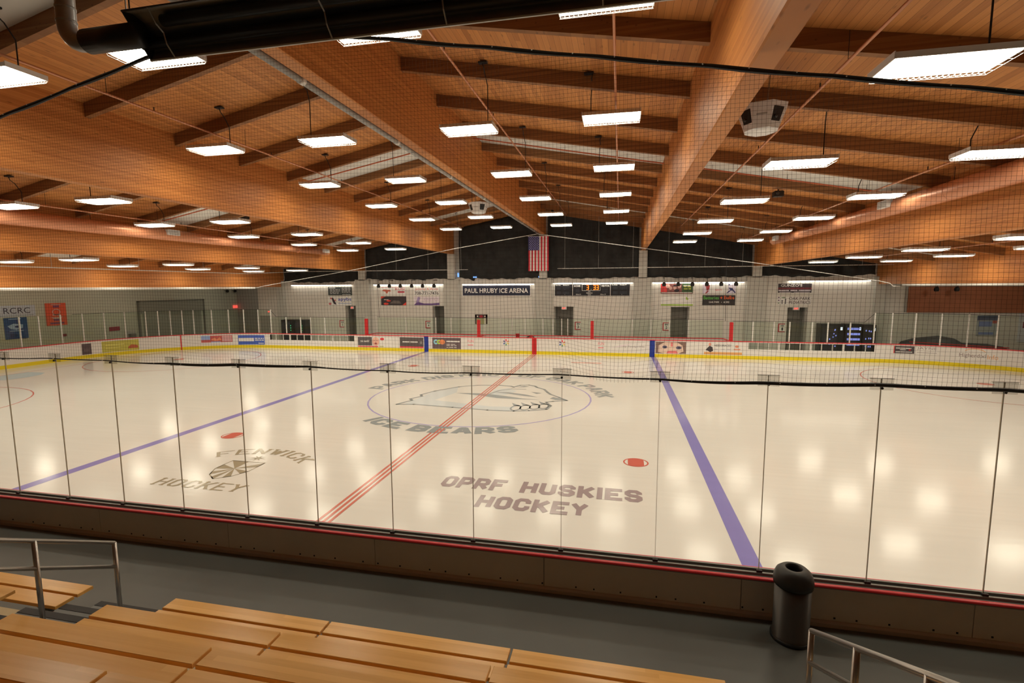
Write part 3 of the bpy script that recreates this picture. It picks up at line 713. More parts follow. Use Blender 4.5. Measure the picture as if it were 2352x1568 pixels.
far_glass()

# ------------------------------------------------------------------ far wall: curtains, banners, signs, doors
def curtains():
    nm = ['leftmost bay', 'bay left of the phone banner column', 'bay left of the flag', 'bay right of the flag', 'bay above the colourful banners', 'rightmost bay']
    zb = [4.85, 5.02, 5.03, 5.02, 5.0, 5.02]
    for i in range(6):
        a, b = GX[i]+.3, GX[i+1]-.3
        if i == 2: a += .28
        n = 120; V = []; F = []; m = 14
        for k in range(n+1):
            x = a+(b-a)*k/n; u = k/n
            z0 = zb[i]-.10*math.sin(math.pi*u)+.03*math.sin(u*23+i)+.02*math.sin(u*61)
            if i == 2 and .10 < u < .2: z0 -= .16*max(0, 1-abs(u-.175)/.06)
            z1 = roof(x)-.03
            for j in range(m+1):
                v = j/m; sag = .05*math.sin(14*math.pi*u+3*v)+.03*math.sin(37*u+5*v+i)+.03*math.sin(9*v+6*abs(u-.5)*4)
                V.append((x, FW-.14+sag*.9, z0+(z1-z0)*v))
        for k in range(n):
            for j in range(m): q = k*(m+1)+j; F.append((q, q+m+1, q+m+2, q+1))
        c = MB(); c.v = V; c.f = F; c.m = [0]*len(F); o = c.build('curtain', CURT, None, True)
        sm = o.modifiers.new('cloth', 'SOLIDIFY'); sm.thickness = .01
        tag(o, 'black drape over the high far windows, %s' % nm[i], 'curtain', 'black drapes'); centred(o)
    for k, (x, z, ww, h) in enumerate(((-6.48, 5.1, .13, .3), (-5.2, 5.02, .28, .1), (-.35, 5.0, .12, .1))):
        fr = struct(MB().box(x, x+ww, FW-.02 if k == 0 else FW-.25, FW+.0 if k == 0 else FW-.235, z, z+h).build('window_%d' % (k+1), SKYB))
curtains()
WU = lambda x0, x1: (x1-x0, 0, 0)
def wallpanel(name, label, cat, x0, x1, z0, z1, base, items, y=FW-.045, frame=None, group='advertising banners on the far wall'):
    # lies against the far wall and faces the ice (toward -Y)
    return panel(name, label, cat, (x0, y+.03, z0), (x1-x0, 0, 0), (0, 0, z1-z0), base, items, .03, group, 'board', frame)
def bars(rows, u0, u1, h=.045, cuts=2):
    o = []
    for v in rows:
        u = u0
        while u < u1-.03:
            ww = random.uniform(.06, .16); o.append(('rect', u, v, min(u+ww, u1), v+h)); u += ww+.025
    return o
def banners():
    Wt = (226, 214, 196)
    wallpanel('banner', 'dark green banner with rows of small white lettering', 'banner', -17.19, -15.14, 3.75, 4.4, (58, 60, 54),
              [('lettering', (205, 196, 176), [('rect', .04, .84, .32, .93)]+bars((.66, .5, .34, .18), .08, .5)+bars((.84, .66, .5, .34), .58, .95)), ('stripe', (170, 165, 150), [('rect', .6, .08, .95, .14)])])
    wallpanel('banner', 'white banner with a leaning skater figure and blue word', 'banner', -17.2, -15.16, 2.96, 3.65, Wt,
              [('figure', (52, 40, 44), [('poly', [(.14, .82), (.2, .9), (.27, .55), (.34, .1), (.25, .12), (.18, .45)])]), ('figure', (180, 96, 92), [('disc', .12, .8, .04, .1), ('disc', .07, .18, .06, .13), ('disc', .3, .58, .03, .1)]),
               ('lettering', (54, 70, 130), [('text', 'apybs', .42, .42, .98, .9)]), ('lettering', (110, 120, 150), [('rect', .42, .2, .98, .25)])])
    wallpanel('banner', 'white banner with red lettering under the left spotlights', 'banner', -12.65, -10.62, 3.72, 4.40, Wt,
              [('lettering', (176, 86, 62), [('poly', [(.02, .55), (.12, .7), (.38, .62), (.4, .48), (.28, .45), (.26, .25), (.2, .25), (.18, .45)])]), ('lettering', (172, 62, 70), [('text', 'RUN', .58, .62, .95, .84), ('rect', .68, .32, .95, .5), ('rect', .02, .92, .98, .97)])])
    wallpanel('banner', 'near-black banner with red corners', 'banner', -12.68, -10.61, 2.99, 3.66, (54, 46, 44),
              [('stripe', (214, 62, 44), [('poly', [(0, 1), (0, .72), (.18, 1)]), ('poly', [(1, 0), (1, .36), (.84, 0)]), ('disc', .3, .5, .09, .1), ('disc', .2, .16, .1, .12)]), ('picture', (98, 88, 76), [('poly', [(.35, .2), (.8, .18), (.75, .5), (.5, .55)])]), ('lettering', (230, 220, 205), [('rect', .12, .6, .3, .66)])])
    wallpanel('banner', 'white banner with red script and a phone number', 'banner', -9.95, -7.91, 3.72, 4.40, Wt,
              [('lettering', (190, 96, 84), [('text', 'Jeremy & Anne', .04, .56, .95, .86, .004)]), ('lettering', (62, 58, 54), [('text', '708-771-7476', .03, .1, .97, .44)])])
    wallpanel('banner', 'white banner with a purple ribbon swoosh', 'banner', -9.97, -7.93, 3.0, 3.65, (206, 190, 186),
              [('stripe', (92, 66, 104), [('poly', [(0, 0), (1, .02), (1, .28), (.7, .2), (.4, .2), (.2, .35), (.1, .3)])]), ('logo', (150, 126, 150), [('poly', [(.08, .3), (.16, .98), (.26, .9), (.2, .35)])]), ('lettering', (188, 160, 162), [('text', 'KINETICS', .4, .5, .97, .85)])])
    wallpanel('arena_sign', 'long dark navy sign reading PAUL HRUBY ICE ARENA with white frame', 'sign', -6.06, -.98, 3.72, 4.46, (36, 38, 50),
              [('lettering', (232, 224, 204), [('text', 'PAUL HRUBY ICE ARENA', .03, .26, .97, .72, .02)])], FW-.075, ((220, 212, 196), .05), None)
    scoreboard()
    wallpanel('banner', 'banner with a row of smiling faces, red left end and green text block', 'banner', 8.09, 10.18, 3.85, 4.52, (60, 78, 44),
              [('stripe', (190, 60, 54), [('rect', 0, .14, .2, 1)]), ('picture', (120, 70, 60), [('rect', .2, .14, .66, 1)]), ('figure', (214, 160, 136), [('disc', .22, .75, .07, .2), ('disc', .31, .55, .05, .17), ('disc', .44, .58, .05, .18), ('disc', .58, .7, .05, .18)]), ('figure', (44, 36, 38), [('disc', .5, .3, .08, .15), ('disc', .58, .92, .06, .08), ('disc', .44, .78, .055, .08)]),
               ('lettering', (172, 168, 60), bars((.64, .42), .72, .94, .1)), ('lettering', (206, 200, 180), [('rect', .7, .74, .95, .82)]), ('stripe', (122, 50, 44), [('rect', 0, 0, 1, .05)]), ('lettering', (222, 206, 186), [('rect', .02, .06, .98, .12)])])
    wallpanel('banner', 'white banner with pale lettering and a bright green underline', 'banner', 8.12, 10.21, 3.03, 3.64, Wt,
              [('stripe', (152, 176, 66), [('rect', 0, 0, 1, .15), ('rect', .78, .66, .82, .96), ('rect', .82, .66, .86, .8)]), ('lettering', (206, 194, 192), [('text', 'financial', .14, .38, .6, .62), ('text', 'built', .64, .4, .78, .6)])])
    wallpanel('banner', 'white banner with two hockey players, one red and one blue', 'banner', 10.8, 12.89, 3.84, 4.51, (222, 212, 206),
              [('picture', (196, 182, 200), [('rect', 0, 0, .22, 1), ('rect', .76, 0, 1, 1)]), ('figure', (150, 56, 54), [('poly', [(.04, .8), (.22, .86), (.2, .4), (.12, .3), (.1, .7)]), ('poly', [(.14, .3), (.08, .02), (.12, .02), (.2, .3)]), ('disc', .14, .95, .03, .06)]), ('figure', (52, 52, 84), [('poly', [(.78, .6), (.9, .55), (.94, .3), (.84, .3)]), ('poly', [(.8, .3), (.72, .05), (.76, .05), (.86, .3)]), ('poly', [(.9, .3), (.97, .05), (1, .1), (.94, .35)]), ('disc', .8, .88, .025, .06)]), ('lettering', (196, 84, 84), [('text', 'sport', .38, .26, .58, .44)])])
    wallpanel('banner', 'black banner reading Batteries + Bulbs in green and orange', 'banner', 10.82, 12.88, 3.07, 3.73, (48, 42, 38),
              [('lettering', (86, 156, 60), [('text', 'Batteries', .03, .58, .5, .92)]), ('lettering', (216, 92, 40), [('rect', .54, .72, .61, .78), ('rect', .56, .64, .59, .86), ('text', 'Bulbs', .66, .6, .97, .94)]), ('lettering', (220, 210, 196), [('text', 'OAK PARK', .2, .22, .52, .4), ('text', '60302', .65, .22, .82, .4), ('disc', .585, .3, .012, .03)]), ('stripe', (90, 76, 56), [('rect', .4, .05, .6, .09)])])
    wallpanel('banner', "dark banner reading GUNZO'S with a red band", 'banner', 15.46, 17.46, 3.89, 4.48, (58, 50, 48),
              [('stripe', (104, 44, 44), [('rect', 0, .38, 1, .56)]), ('lettering', (214, 200, 188), [('text', "GUNZO'S", .08, .66, .72, .94, .03)]), ('lettering', (200, 186, 176), [('rect', .02, .18, .33, .32), ('rect', .37, .18, .58, .32), ('rect', .62, .18, .97, .32), ('rect', .05, .03, .4, .08), ('rect', .48, .03, .95, .08)])], frame=((216, 202, 186), .02))
    wallpanel('banner', 'white banner reading OAK PARK PEDIATRICS beside child drawings', 'banner', 15.48, 17.47, 3.13, 3.64, Wt,
              [('lettering', (84, 70, 66), [('text', 'OAK PARK', .34, .55, .98, .95), ('text', 'PEDIATRICS', .34, .06, .98, .46)]), ('logo', (104, 72, 90), [('disc', .03, .88, .022, .09), ('disc', .03, .52, .022, .09)]), ('logo', (120, 130, 96), [('disc', .03, .16, .022, .09), ('poly', [(.1, .9), (.2, .95), (.25, .8), (.14, .8)])]), ('logo', (96, 88, 82), [('rect', .12, .05, .15, .4), ('disc', .135, .48, .025, .08), ('rect', .22, .05, .25, .55), ('disc', .235, .63, .025, .08)])])
def scoreboard():
    x0, x1, z0, z1 = .79, 6.04, 3.69, 4.52
    t = thing('scoreboard', 'wide black scoreboard showing 3.33 in orange digits', 'scoreboard', (x0, FW-.03, z0))
    fm = flat((x0, FW-.07, z0), (x1-x0, 0, 0), (0, 0, z1-z0))
    MB().box(x0, x1, FW-.07, FW-.02, z0, z1).build('board', mat('score_black', (.022, .022, .03), .5), t)
    fr = (224, 214, 198)
    marks(t, fm, [('frame', fr, [('rect', 0, 0, 1, .02), ('rect', 0, .98, 1, 1), ('rect', 0, 0, .005, 1), ('rect', .995, 0, 1, 1), ('rect', .242, 0, .248, 1), ('rect', .742, 0, .748, 1), ('rect', .37, .44, .615, .47), ('rect', .37, .95, .615, .98), ('rect', .37, .44, .375, .98), ('rect', .61, .44, .615, .98)]),
                  ('lettering', (206, 198, 184), [('text', 'PLAYER', .015, .87, .085, .95), ('text', 'PENALTY', .115, .87, .2, .95), ('text', 'HOME', .265, .76, .35, .92, .03), ('text', 'VISITOR', .625, .76, .735, .92, .03), ('text', 'PLAYER', .765, .87, .84, .95), ('text', 'PENALTY', .87, .87, .955, .95), ('text', 'PERIOD', .43, .17, .51, .3), ('text', 'GOAL', .45, .35, .485, .42), ('text', 'SHOTS', .45, .06, .49, .13), ('text', 'PENALTY', .29, .09, .36, .17), ('text', 'PENALTY', .615, .09, .69, .17)]
                   + [('disc', .895+du, v, .004, .02) for du in (0,) for v in (.7, .56, .28, .14)]+[('disc', .14, v, .004, .02) for v in (.7, .56, .28, .14)]),
                  ]+[('digit_window', (44, 44, 46), [q]) for q in [('rect', .03, .55, .09, .8), ('rect', .03, .15, .09, .4), ('rect', .11, .55, .2, .8), ('rect', .11, .15, .2, .4), ('rect', .275, .25, .35, .62), ('rect', .64, .25, .715, .62), ('rect', .78, .55, .84, .8), ('rect', .78, .15, .84, .4), ('rect', .87, .55, .96, .8), ('rect', .87, .15, .96, .4)]])
    def three(u):
        w, v0, v1 = .032, .52, .91; vm = (v0+v1)/2; a, b = .009, .05
        return [('rect', u, v0, u+w, v0+b), ('rect', u+.004, vm-b/2, u+w, vm+b/2), ('rect', u, v1-b, u+w, v1), ('rect', u+w-a, v0, u+w, v1)]
    for u in (.43, .52, .56):
        mb = MB(); [draw(mb, fm, it, .012+.0006*k) for k, it in enumerate(three(u))]; mb.build('digit', DIGIT, t)
    mb = MB(); draw(mb, fm, ('disc', .492, .56, .006, .028), .012); mb.build('digit_point', mat('point_white', (.8, .75, .6), .5), t)
banners()

def flag():
    x0, x1, zt, zb = -1.02, .42, 7.86, 5.46; y0 = FW-.55
    t = thing('flag', 'large American flag hanging vertically from the ridge girder end', 'flag', ((x0+x1)/2, y0, zb))
    def P(u, v, l=0):   # u across, v down
        return (x0+(x1-x0)*u, y0+.03*math.sin(u*13+v*2)*(.4+v)+.01*math.sin(u*30)-l, zt-(zt-zb)*v)
    RD = mat('flag_red', W3(176, 40, 48, 1.5), .8); WH = mat('flag_white', W3(226, 214, 206, 1.5), .8); BL = mat('flag_blue', W3(64, 62, 104, 1.4), .8)
    def patch(name, m, u0, u1, v0, v1, l, nu=3, nv=14):
        V = [P(u0+(u1-u0)*i/nu, v0+(v1-v0)*j/nv, l) for i in range(nu+1) for j in range(nv+1)]
        F = [(i*(nv+1)+j, i*(nv+1)+j+1, (i+1)*(nv+1)+j+1, (i+1)*(nv+1)+j) for i in range(nu) for j in range(nv)]
        n = len(V); V += [(x, y+.006, z) for x, y, z in V]; F += [tuple(q+n for q in reversed(f)) for f in F]
        mb = MB(); mb.add(V, F); mb.build(name, m, t, True)
    for k in range(13): patch('stripe', RD if k % 2 == 0 else WH, k/13, (k+1)/13, 0, 1, 0)
    patch('canton', BL, 0, 7/13, 0, .40, .008, 10, 8)
    st = MB(); fm = lambda u, v, l: P(u, v, l)
    for r in range(11):
        for c in range(9):
            if (r+c) % 2 == 0:
                u, v = 7/13*(c+1)/10, .40*(r+1)/12; pts = []
                for q in range(10):
                    a = math.pi/2+math.pi*q/5; rr = (.022, .009)[q % 2]; pts.append((u+rr*math.cos(a), v-rr*.6*math.sin(a)))
                st.add([P(a, b, .016) for a, b in pts], [tuple(range(10))])
    st.build('star', WH, t)
    MB().tube([(x0-.04, y0, zt+.02), (x1+.04, y0, zt+.02)], .018, 8).build('pole', PIPEW, t)
    for x in (x0+.25, x1-.25): MB().tube([(x, y0, zt+.02), (x, y0, 8.02)], .006, 5).build('hanger', BLACK, t)
flag()

def doors():
    spec = [('door_1', 16.11, 17.32, 16.55), ('door_2', 8.79, 10.01, 8.95), ('door_3', .75, 2.15, 1.05), ('door_4', -8.5, -7.4, -8.3), ('door_5', -15.77, -14.6, -15.6)]
    for n, a, b, d in spec:
        m = MB().box(d, d+.92, 18.02, 18.09, 0, 2.05); m.box(d-.06, d, 17.99, 18.09, 0, 2.11).box(d+.92, d+.98, 17.99, 18.09, 0, 2.11).box(d-.06, d+.98, 17.99, 18.09, 2.05, 2.11)
        o = struct(m.build(n, DOORM)); MB().tube([(d+.82, 18.0, 1.0), (d+.82, 17.94, 1.0), (d+.7, 17.94, 1.0)], .014, 6).build('door_handle', ALU, o)
        r = MB()
        for x in (a-.02, b-.1+.02): r.box(x, x+.1, FW+.3, 18.1, 0, 2.95)
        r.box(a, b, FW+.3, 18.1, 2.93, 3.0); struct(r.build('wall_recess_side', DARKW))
    for n, x, w_, z in (('scoreboard doorway', 1.47, .3, 2.72), ('pediatrics banner doorway', 16.62, .32, 2.76), ('left doorway by the skater banner', -15.16, .22, 2.68)):
        t = thing('exit_sign', 'glowing red EXIT sign in the %s' % n, 'exit sign', (x, FW-.02, z), 'exit signs')
        MB().box(x-w_/2-.03, x+w_/2+.03, FW-.05, FW+.03, z, z+.2).build('case', FIX, t)
        fm = flat((x-w_/2, FW-.052, z+.02), (w_, 0, 0), (0, 0, .16)); mb = MB(); draw(mb, fm, ('text', 'EXIT', .08, .12, .92, .88, .04), .003); mb.build('lettering', EXITM, t)
    for num, x0, z0 in (('5', -16.31, 1.23), ('4', -9.08, 1.25), ('3', 2.25, 1.29), ('2', 8.28, 1.31), ('1', 15.59, 1.31)):
        wallpanel('locker_sign', 'white locker room sign with number %s and red bracket border' % num, 'sign', x0, x0+.41, z0, z0+.56, (214, 204, 188),
                  [('border', (168, 44, 48), [('rect', 0, 0, .16, 1), ('rect', .16, .9, 1, 1), ('rect', .16, 0, 1, .1)]), ('lettering', (58, 56, 56), [('text', num, .5, .2, .74, .55, .03), ('rect', .35, .66, .88, .72), ('rect', .35, .76, .88, .82)])], group='locker room signs')
    wallpanel('notice_board', 'dark framed picture board with red top behind the second red post', 'notice board', -5.14, -4.2, 1.62, 2.33, (150, 140, 92), [('picture', (60, 44, 40), [('rect', 0, .6, 1, 1), ('rect', 0, 0, .1, 1), ('rect', .9, 0, 1, 1)]), ('logo', (150, 40, 44), [('disc', .5, .78, .16, .14)]), ('picture', (206, 190, 160), [('disc', .2, .8, .06, .08), ('disc', .8, .8, .06, .08)])], group=None)
    wallpanel('light_switch', 'small square plate on the far wall below the flag', 'switch plate', -.02, .08, 3.42, 3.5, (40, 38, 36), [], group=None)
doors()

def vending():
    dk = mat('vending_black', (.025, .025, .03), .35); scr = emit('vending_glow', (.35, .38, 1), .75); wh = emit('vending_white', (.9, .92, 1), 1.1); grn = emit('vending_green', (.1, 1, .4), 1.5)
    spec = [(-20.99, -19.84, 1.83, 'left corner, first of the pair', 0), (-19.79, -18.89, 1.83, 'left corner, second of the pair', 1), (17.86, 19.2, 1.93, 'first of the three on the right', 2), (19.27, 20.2, 1.94, 'blue-lit middle one of the three on the right', 3), (20.25, 20.99, 1.9, 'last of the three on the right', 4)]
    for a, b, h, s, k in spec:
        t = thing('vending_machine', 'black vending machine, %s' % s, 'vending machine', ((a+b)/2, FW-.75, -.02), 'vending machines on the far wall')
        MB().bbox(a, b, FW-.8, FW-.05, -.02, h, .02).build('cabinet', dk, t)
        w_ = b-a; fm = flat((a, FW-.802, 0), (w_, 0, 0), (0, 0, h)); I = []
        pr = MB(); draw(pr, fm, ('rect', .08, .12, .7, .92), .004); pr.build('glass_front', mat('vending_glass', (.05, .05, .07), .12, spec=.6), t)
        random.seed(k+3)
        if k == 3:
            its = [('rect', .12, .3+.17*j, .9, .3+.17*j+.07) for j in range(4)]
        elif k == 2: its = [('disc', random.uniform(.4, .68), random.uniform(.2, .85), .03, .025) for _ in range(9)]
        elif k == 4: its = [('disc', u, v+random.uniform(-.02, .02), .045, .03) for u in (.25, .48, .62) for v in (.3, .55, .8)]
        else: its = [('disc', .74, .55+.1*j, .02, .02) for j in range(3)]
        g = MB(); [draw(g, fm, it, .008) for it in its]; g.build('lit_display', scr if k >= 2 else grn, t)
        if k >= 2: g = MB(); draw(g, fm, ('rect', .84, .8, .93, .9), .008); g.build('price_display', wh, t)
        g = MB(); draw(g, fm, ('rect', .2, .04, .6, .1), .006); g.build('flap', CHAN, t)
vending()

def spotlights():
    def spot(x, y, z, lab):
        t = thing('spotlight', lab, 'spotlight', (x, y, z), 'small black spotlights')
        MB().lathe([(.0, z+.03), (.07, z+.015), (.12, z-.05), (.135, z-.13), (.12, z-.23), (.09, z-.26), (.085, z-.23), (0, z-.22)], x, y, 16).build('head', BLACK, t, True)
        MB().tube([(x, y, z+.3), (x, y, z+.15), (x+.05, y, z+.05), (x+.05, y, z-.04)], .014, 6).build('bracket', BLACK, t)
        MB().box(x-.03, x+.03, y-.03, FW if y > 10 else y+.03, z+.28, z+.32).build('wall_arm', BLACK, t)
    for i, x in enumerate((-12.56, -11.67, -10.79, -9.88, -9.01, -8.11)): spot(x, FW-.62, 4.58, 'black spotlight above the phone number banners, %s from the left' % ORD[i])
    for i, x in enumerate((8.25, 9.16, 10.06, 10.97, 11.86, 12.77)): spot(x, FW-.62, 4.60, 'black spotlight above the colourful right banners, %s from the left' % ORD[i])
    for i, x in enumerate((24.14, 25.2)): spot(x, FW-.62, 4.22, 'black spotlight over the brown wall panel, %s of two' % ORD[i])
    for i, y in enumerate((20.57, 22.0-.5)):
        x = -29.7; z = 4.08
        t = thing('spotlight', 'black spotlight high on the left end wall, %s of two' % ORD[i], 'spotlight', (x, y, z), 'small black spotlights')
        MB().sphere((x, y, z), .14, 12, 8).build('head', BLACK, t, True); MB().box(-30, x-.05, y-.03, y+.03, z+.02, z+.06).build('wall_arm', BLACK, t)
spotlights()

def endwall():
    def lp(name, label, cat, y0, y1, z0, z1, base, items, group=None, x=-29.99):
        return panel(name, label, cat, (x, y0, z0), (0, y1-y0, 0), (0, 0, z1-z0), base, items, .03, group)
    lp('banner', 'long white banner reading RCRC high on the left end wall', 'banner', 1.2, 5.18, 2.72, 3.38, (176, 176, 168), [('lettering', (60, 54, 62), [('text', 'RCRC', .585, .28, .93, .8, .0), ('ring', .5, .5, .04, .22, .2)]), ('stripe', (120, 126, 112), [('rect', .03, .08, .97, .12)])])
    lp('banner', 'dark blue banner with white emblem under the RCRC banner', 'banner', 3.5, 4.68, 1.39, 2.66, (40, 70, 108), [('logo', (150, 166, 176), [('poly', [(.12, .62), (.4, .72), (.8, .66), (.78, .5), (.5, .42), (.25, .48)]), ('rect', .2, .92, .75, .95), ('rect', .2, .36, .8, .39)]), ('logo', (34, 56, 92), [('disc', .55, .57, .12, .05), ('rect', .2, .1, .5, .25)])])
    lp('banner', 'orange banner with blue blocks and white figure on the left end wall', 'banner', 5.75, 6.95, 2.03, 3.45, (206, 84, 50), [('lettering', (120, 64, 84), [('rect', .36, .8, .66, .9), ('rect', .34, .2, .62, .3), ('rect', .16, .06, .84, .14)]), ('figure', (190, 160, 140), [('ring', .5, .6, .2, .14, .2), ('rect', .3, .45, .7, .5), ('rect', .25, .92, .75, .95), ('poly', [(.2, .38), (.35, .3), (.65, .3), (.8, .38), (.65, .36), (.35, .36)])])])
    lp('notice_sign', 'small dark red sign on the left end wall', 'sign', 9.67, 10.43, 1.36, 1.64, (140, 40, 46), [('lettering', (170, 80, 80), [('rect', .15, .6, .85, .7)])])
    lp('fire_extinguisher_sign', 'tiny red square below the orange banner', 'sign', 6.6, 6.84, 1.28, 1.44, (120, 40, 40), [])
    t = thing('drinking_fountain', 'pale drinking fountain with dark alcove at the left end wall', 'drinking fountain', (-29.9, 11.1, -.02))
    MB().box(-29.985, -29.88, 10.8, 11.5, -.02, 1.3).build('back_panel', ALU, t); MB().box(-29.88, -29.6, 10.95, 11.35, .5, 1.05).build('basin', CHAN, t)
    d = MB().box(-30, -29.94, 12.04, 17.99, 2.45, 3.34).box(-30, -29.96, 12.3, 17.7, 0, 2.45); o = struct(d.build('door_6', mat('shutter_grey', (.33, .34, .29), .6)))
    MB().box(-30, -29.9, 11.9, 12.06, 0, 3.4).build('jamb', mat('jamb_dark', (.2, .2, .17), .6), o); MB().box(-30, -29.9, 17.97, 18.1, 0, 3.4).build('jamb', MATS['jamb_dark'], o); MB().box(-30, -29.9, 11.9, 18.1, 3.34, 3.42).build('lintel', MATS['jamb_dark'], o)
    for x, y, z, lb in ((-29.97, 21.7, 2.5, 'glowing red EXIT sign in the far left corner'),):
        t = thing('exit_sign', lb, 'exit sign', (x, y, z), 'exit signs'); MB().box(-30, -29.93, y-.25, y+.25, z, z+.24).build('case', EXITM, t)
    t = thing('exit_sign', 'small red EXIT sign above the dark doorway left of the vending machines', 'exit sign', (-22.6, FW, 2.34), 'exit signs')
    MB().box(-22.76, -22.44, FW-.05, FW, 2.34, 2.52).build('case', FIX, t); fm = flat((-22.74, FW-.052, 2.35), (.28, 0, 0), (0, 0, .15)); mb = MB(); draw(mb, fm, ('text', 'EXIT', .05, .1, .95, .9, .05), .003); mb.build('lettering', EXITM, t)
    o = struct(MB().box(-23.5, -22.5, FW-.03, FW, 0, 2.1).build('door_7', DARKW)); MB().box(-22.65, -22.58, FW-.08, FW-.03, .95, 1.05).build('door_handle', ALU, o)
    # right rear wall
    bw = MB().box(22.95, 31.5, FW-.06, FW-.01, 2.66, 4.25).build('wall_panel_wood', mat('brown_panel', L3(176, 112, 82), .5, var=.2, scale=.7)); struct(bw)
    struct(MB().box(22.8, 22.86, FW-.1, FW, 2.66, 4.3).build('trim_1', DARKW)); struct(MB().box(22.5, 31.5, FW-.12, FW, 4.27, 4.36).build('trim_2', PIPEW))
    wallpanel('poster', 'faded blue and white poster on the wall below the brown panel', 'poster', 26.75, 27.85, 1.25, 2.48, (150, 150, 140), [('picture', (78, 84, 96), [('rect', 0, .76, 1, 1)]), ('picture', (104, 116, 150), [('rect', .08, .46, .7, .72), ('rect', .1, .06, .8, .18)]), ('picture', (170, 84, 70), [('rect', .72, .62, .92, .76)])], group=None)
    wallpanel('poster', 'white sign with dark red block at the right end of the far wall', 'poster', 28.9, 29.9, .9, 2.6, (190, 186, 178), [('picture', (120, 40, 50), [('rect', .2, .5, 1, .72)]), ('picture', (90, 86, 80), [('disc', .5, .9, .1, .05)])], group=None)
    t = thing('covered_equipment', 'long low heap under a dark tarpaulin behind the right-hand glass', 'tarpaulin', (24.3, 15.7, -.02))
    prof = [(22.3, 1.0), (22.9, 1.2), (24.1, 1.35), (24.9, 1.2), (25.3, .95), (26.6, .9), (27.4, .75)]
    m = MB(); V = []; F = []
    for i, (x, h) in enumerate(prof):
        for j in range(9):
            a = math.pi*j/8; V.append((x, 15.7-.7*math.cos(a), -.02+h*math.sin(a)**.6))
    for i in range(len(prof)-1):
        for j in range(8): q = i*9+j; F.append((q, q+9, q+10, q+1))
    F += [tuple(range(9)), tuple(range(len(V)-1, len(V)-10, -1))]
    m.add(V, F); m.build('cover', mat('tarpaulin', (.05, .055, .065), .6), t, True); MB().tube([(22.25, 14.95, 1.0), (25.0, 14.93, .85), (27.3, 15.0, .72)], .03, 6).build('red_edge', RED, t)
endwall()

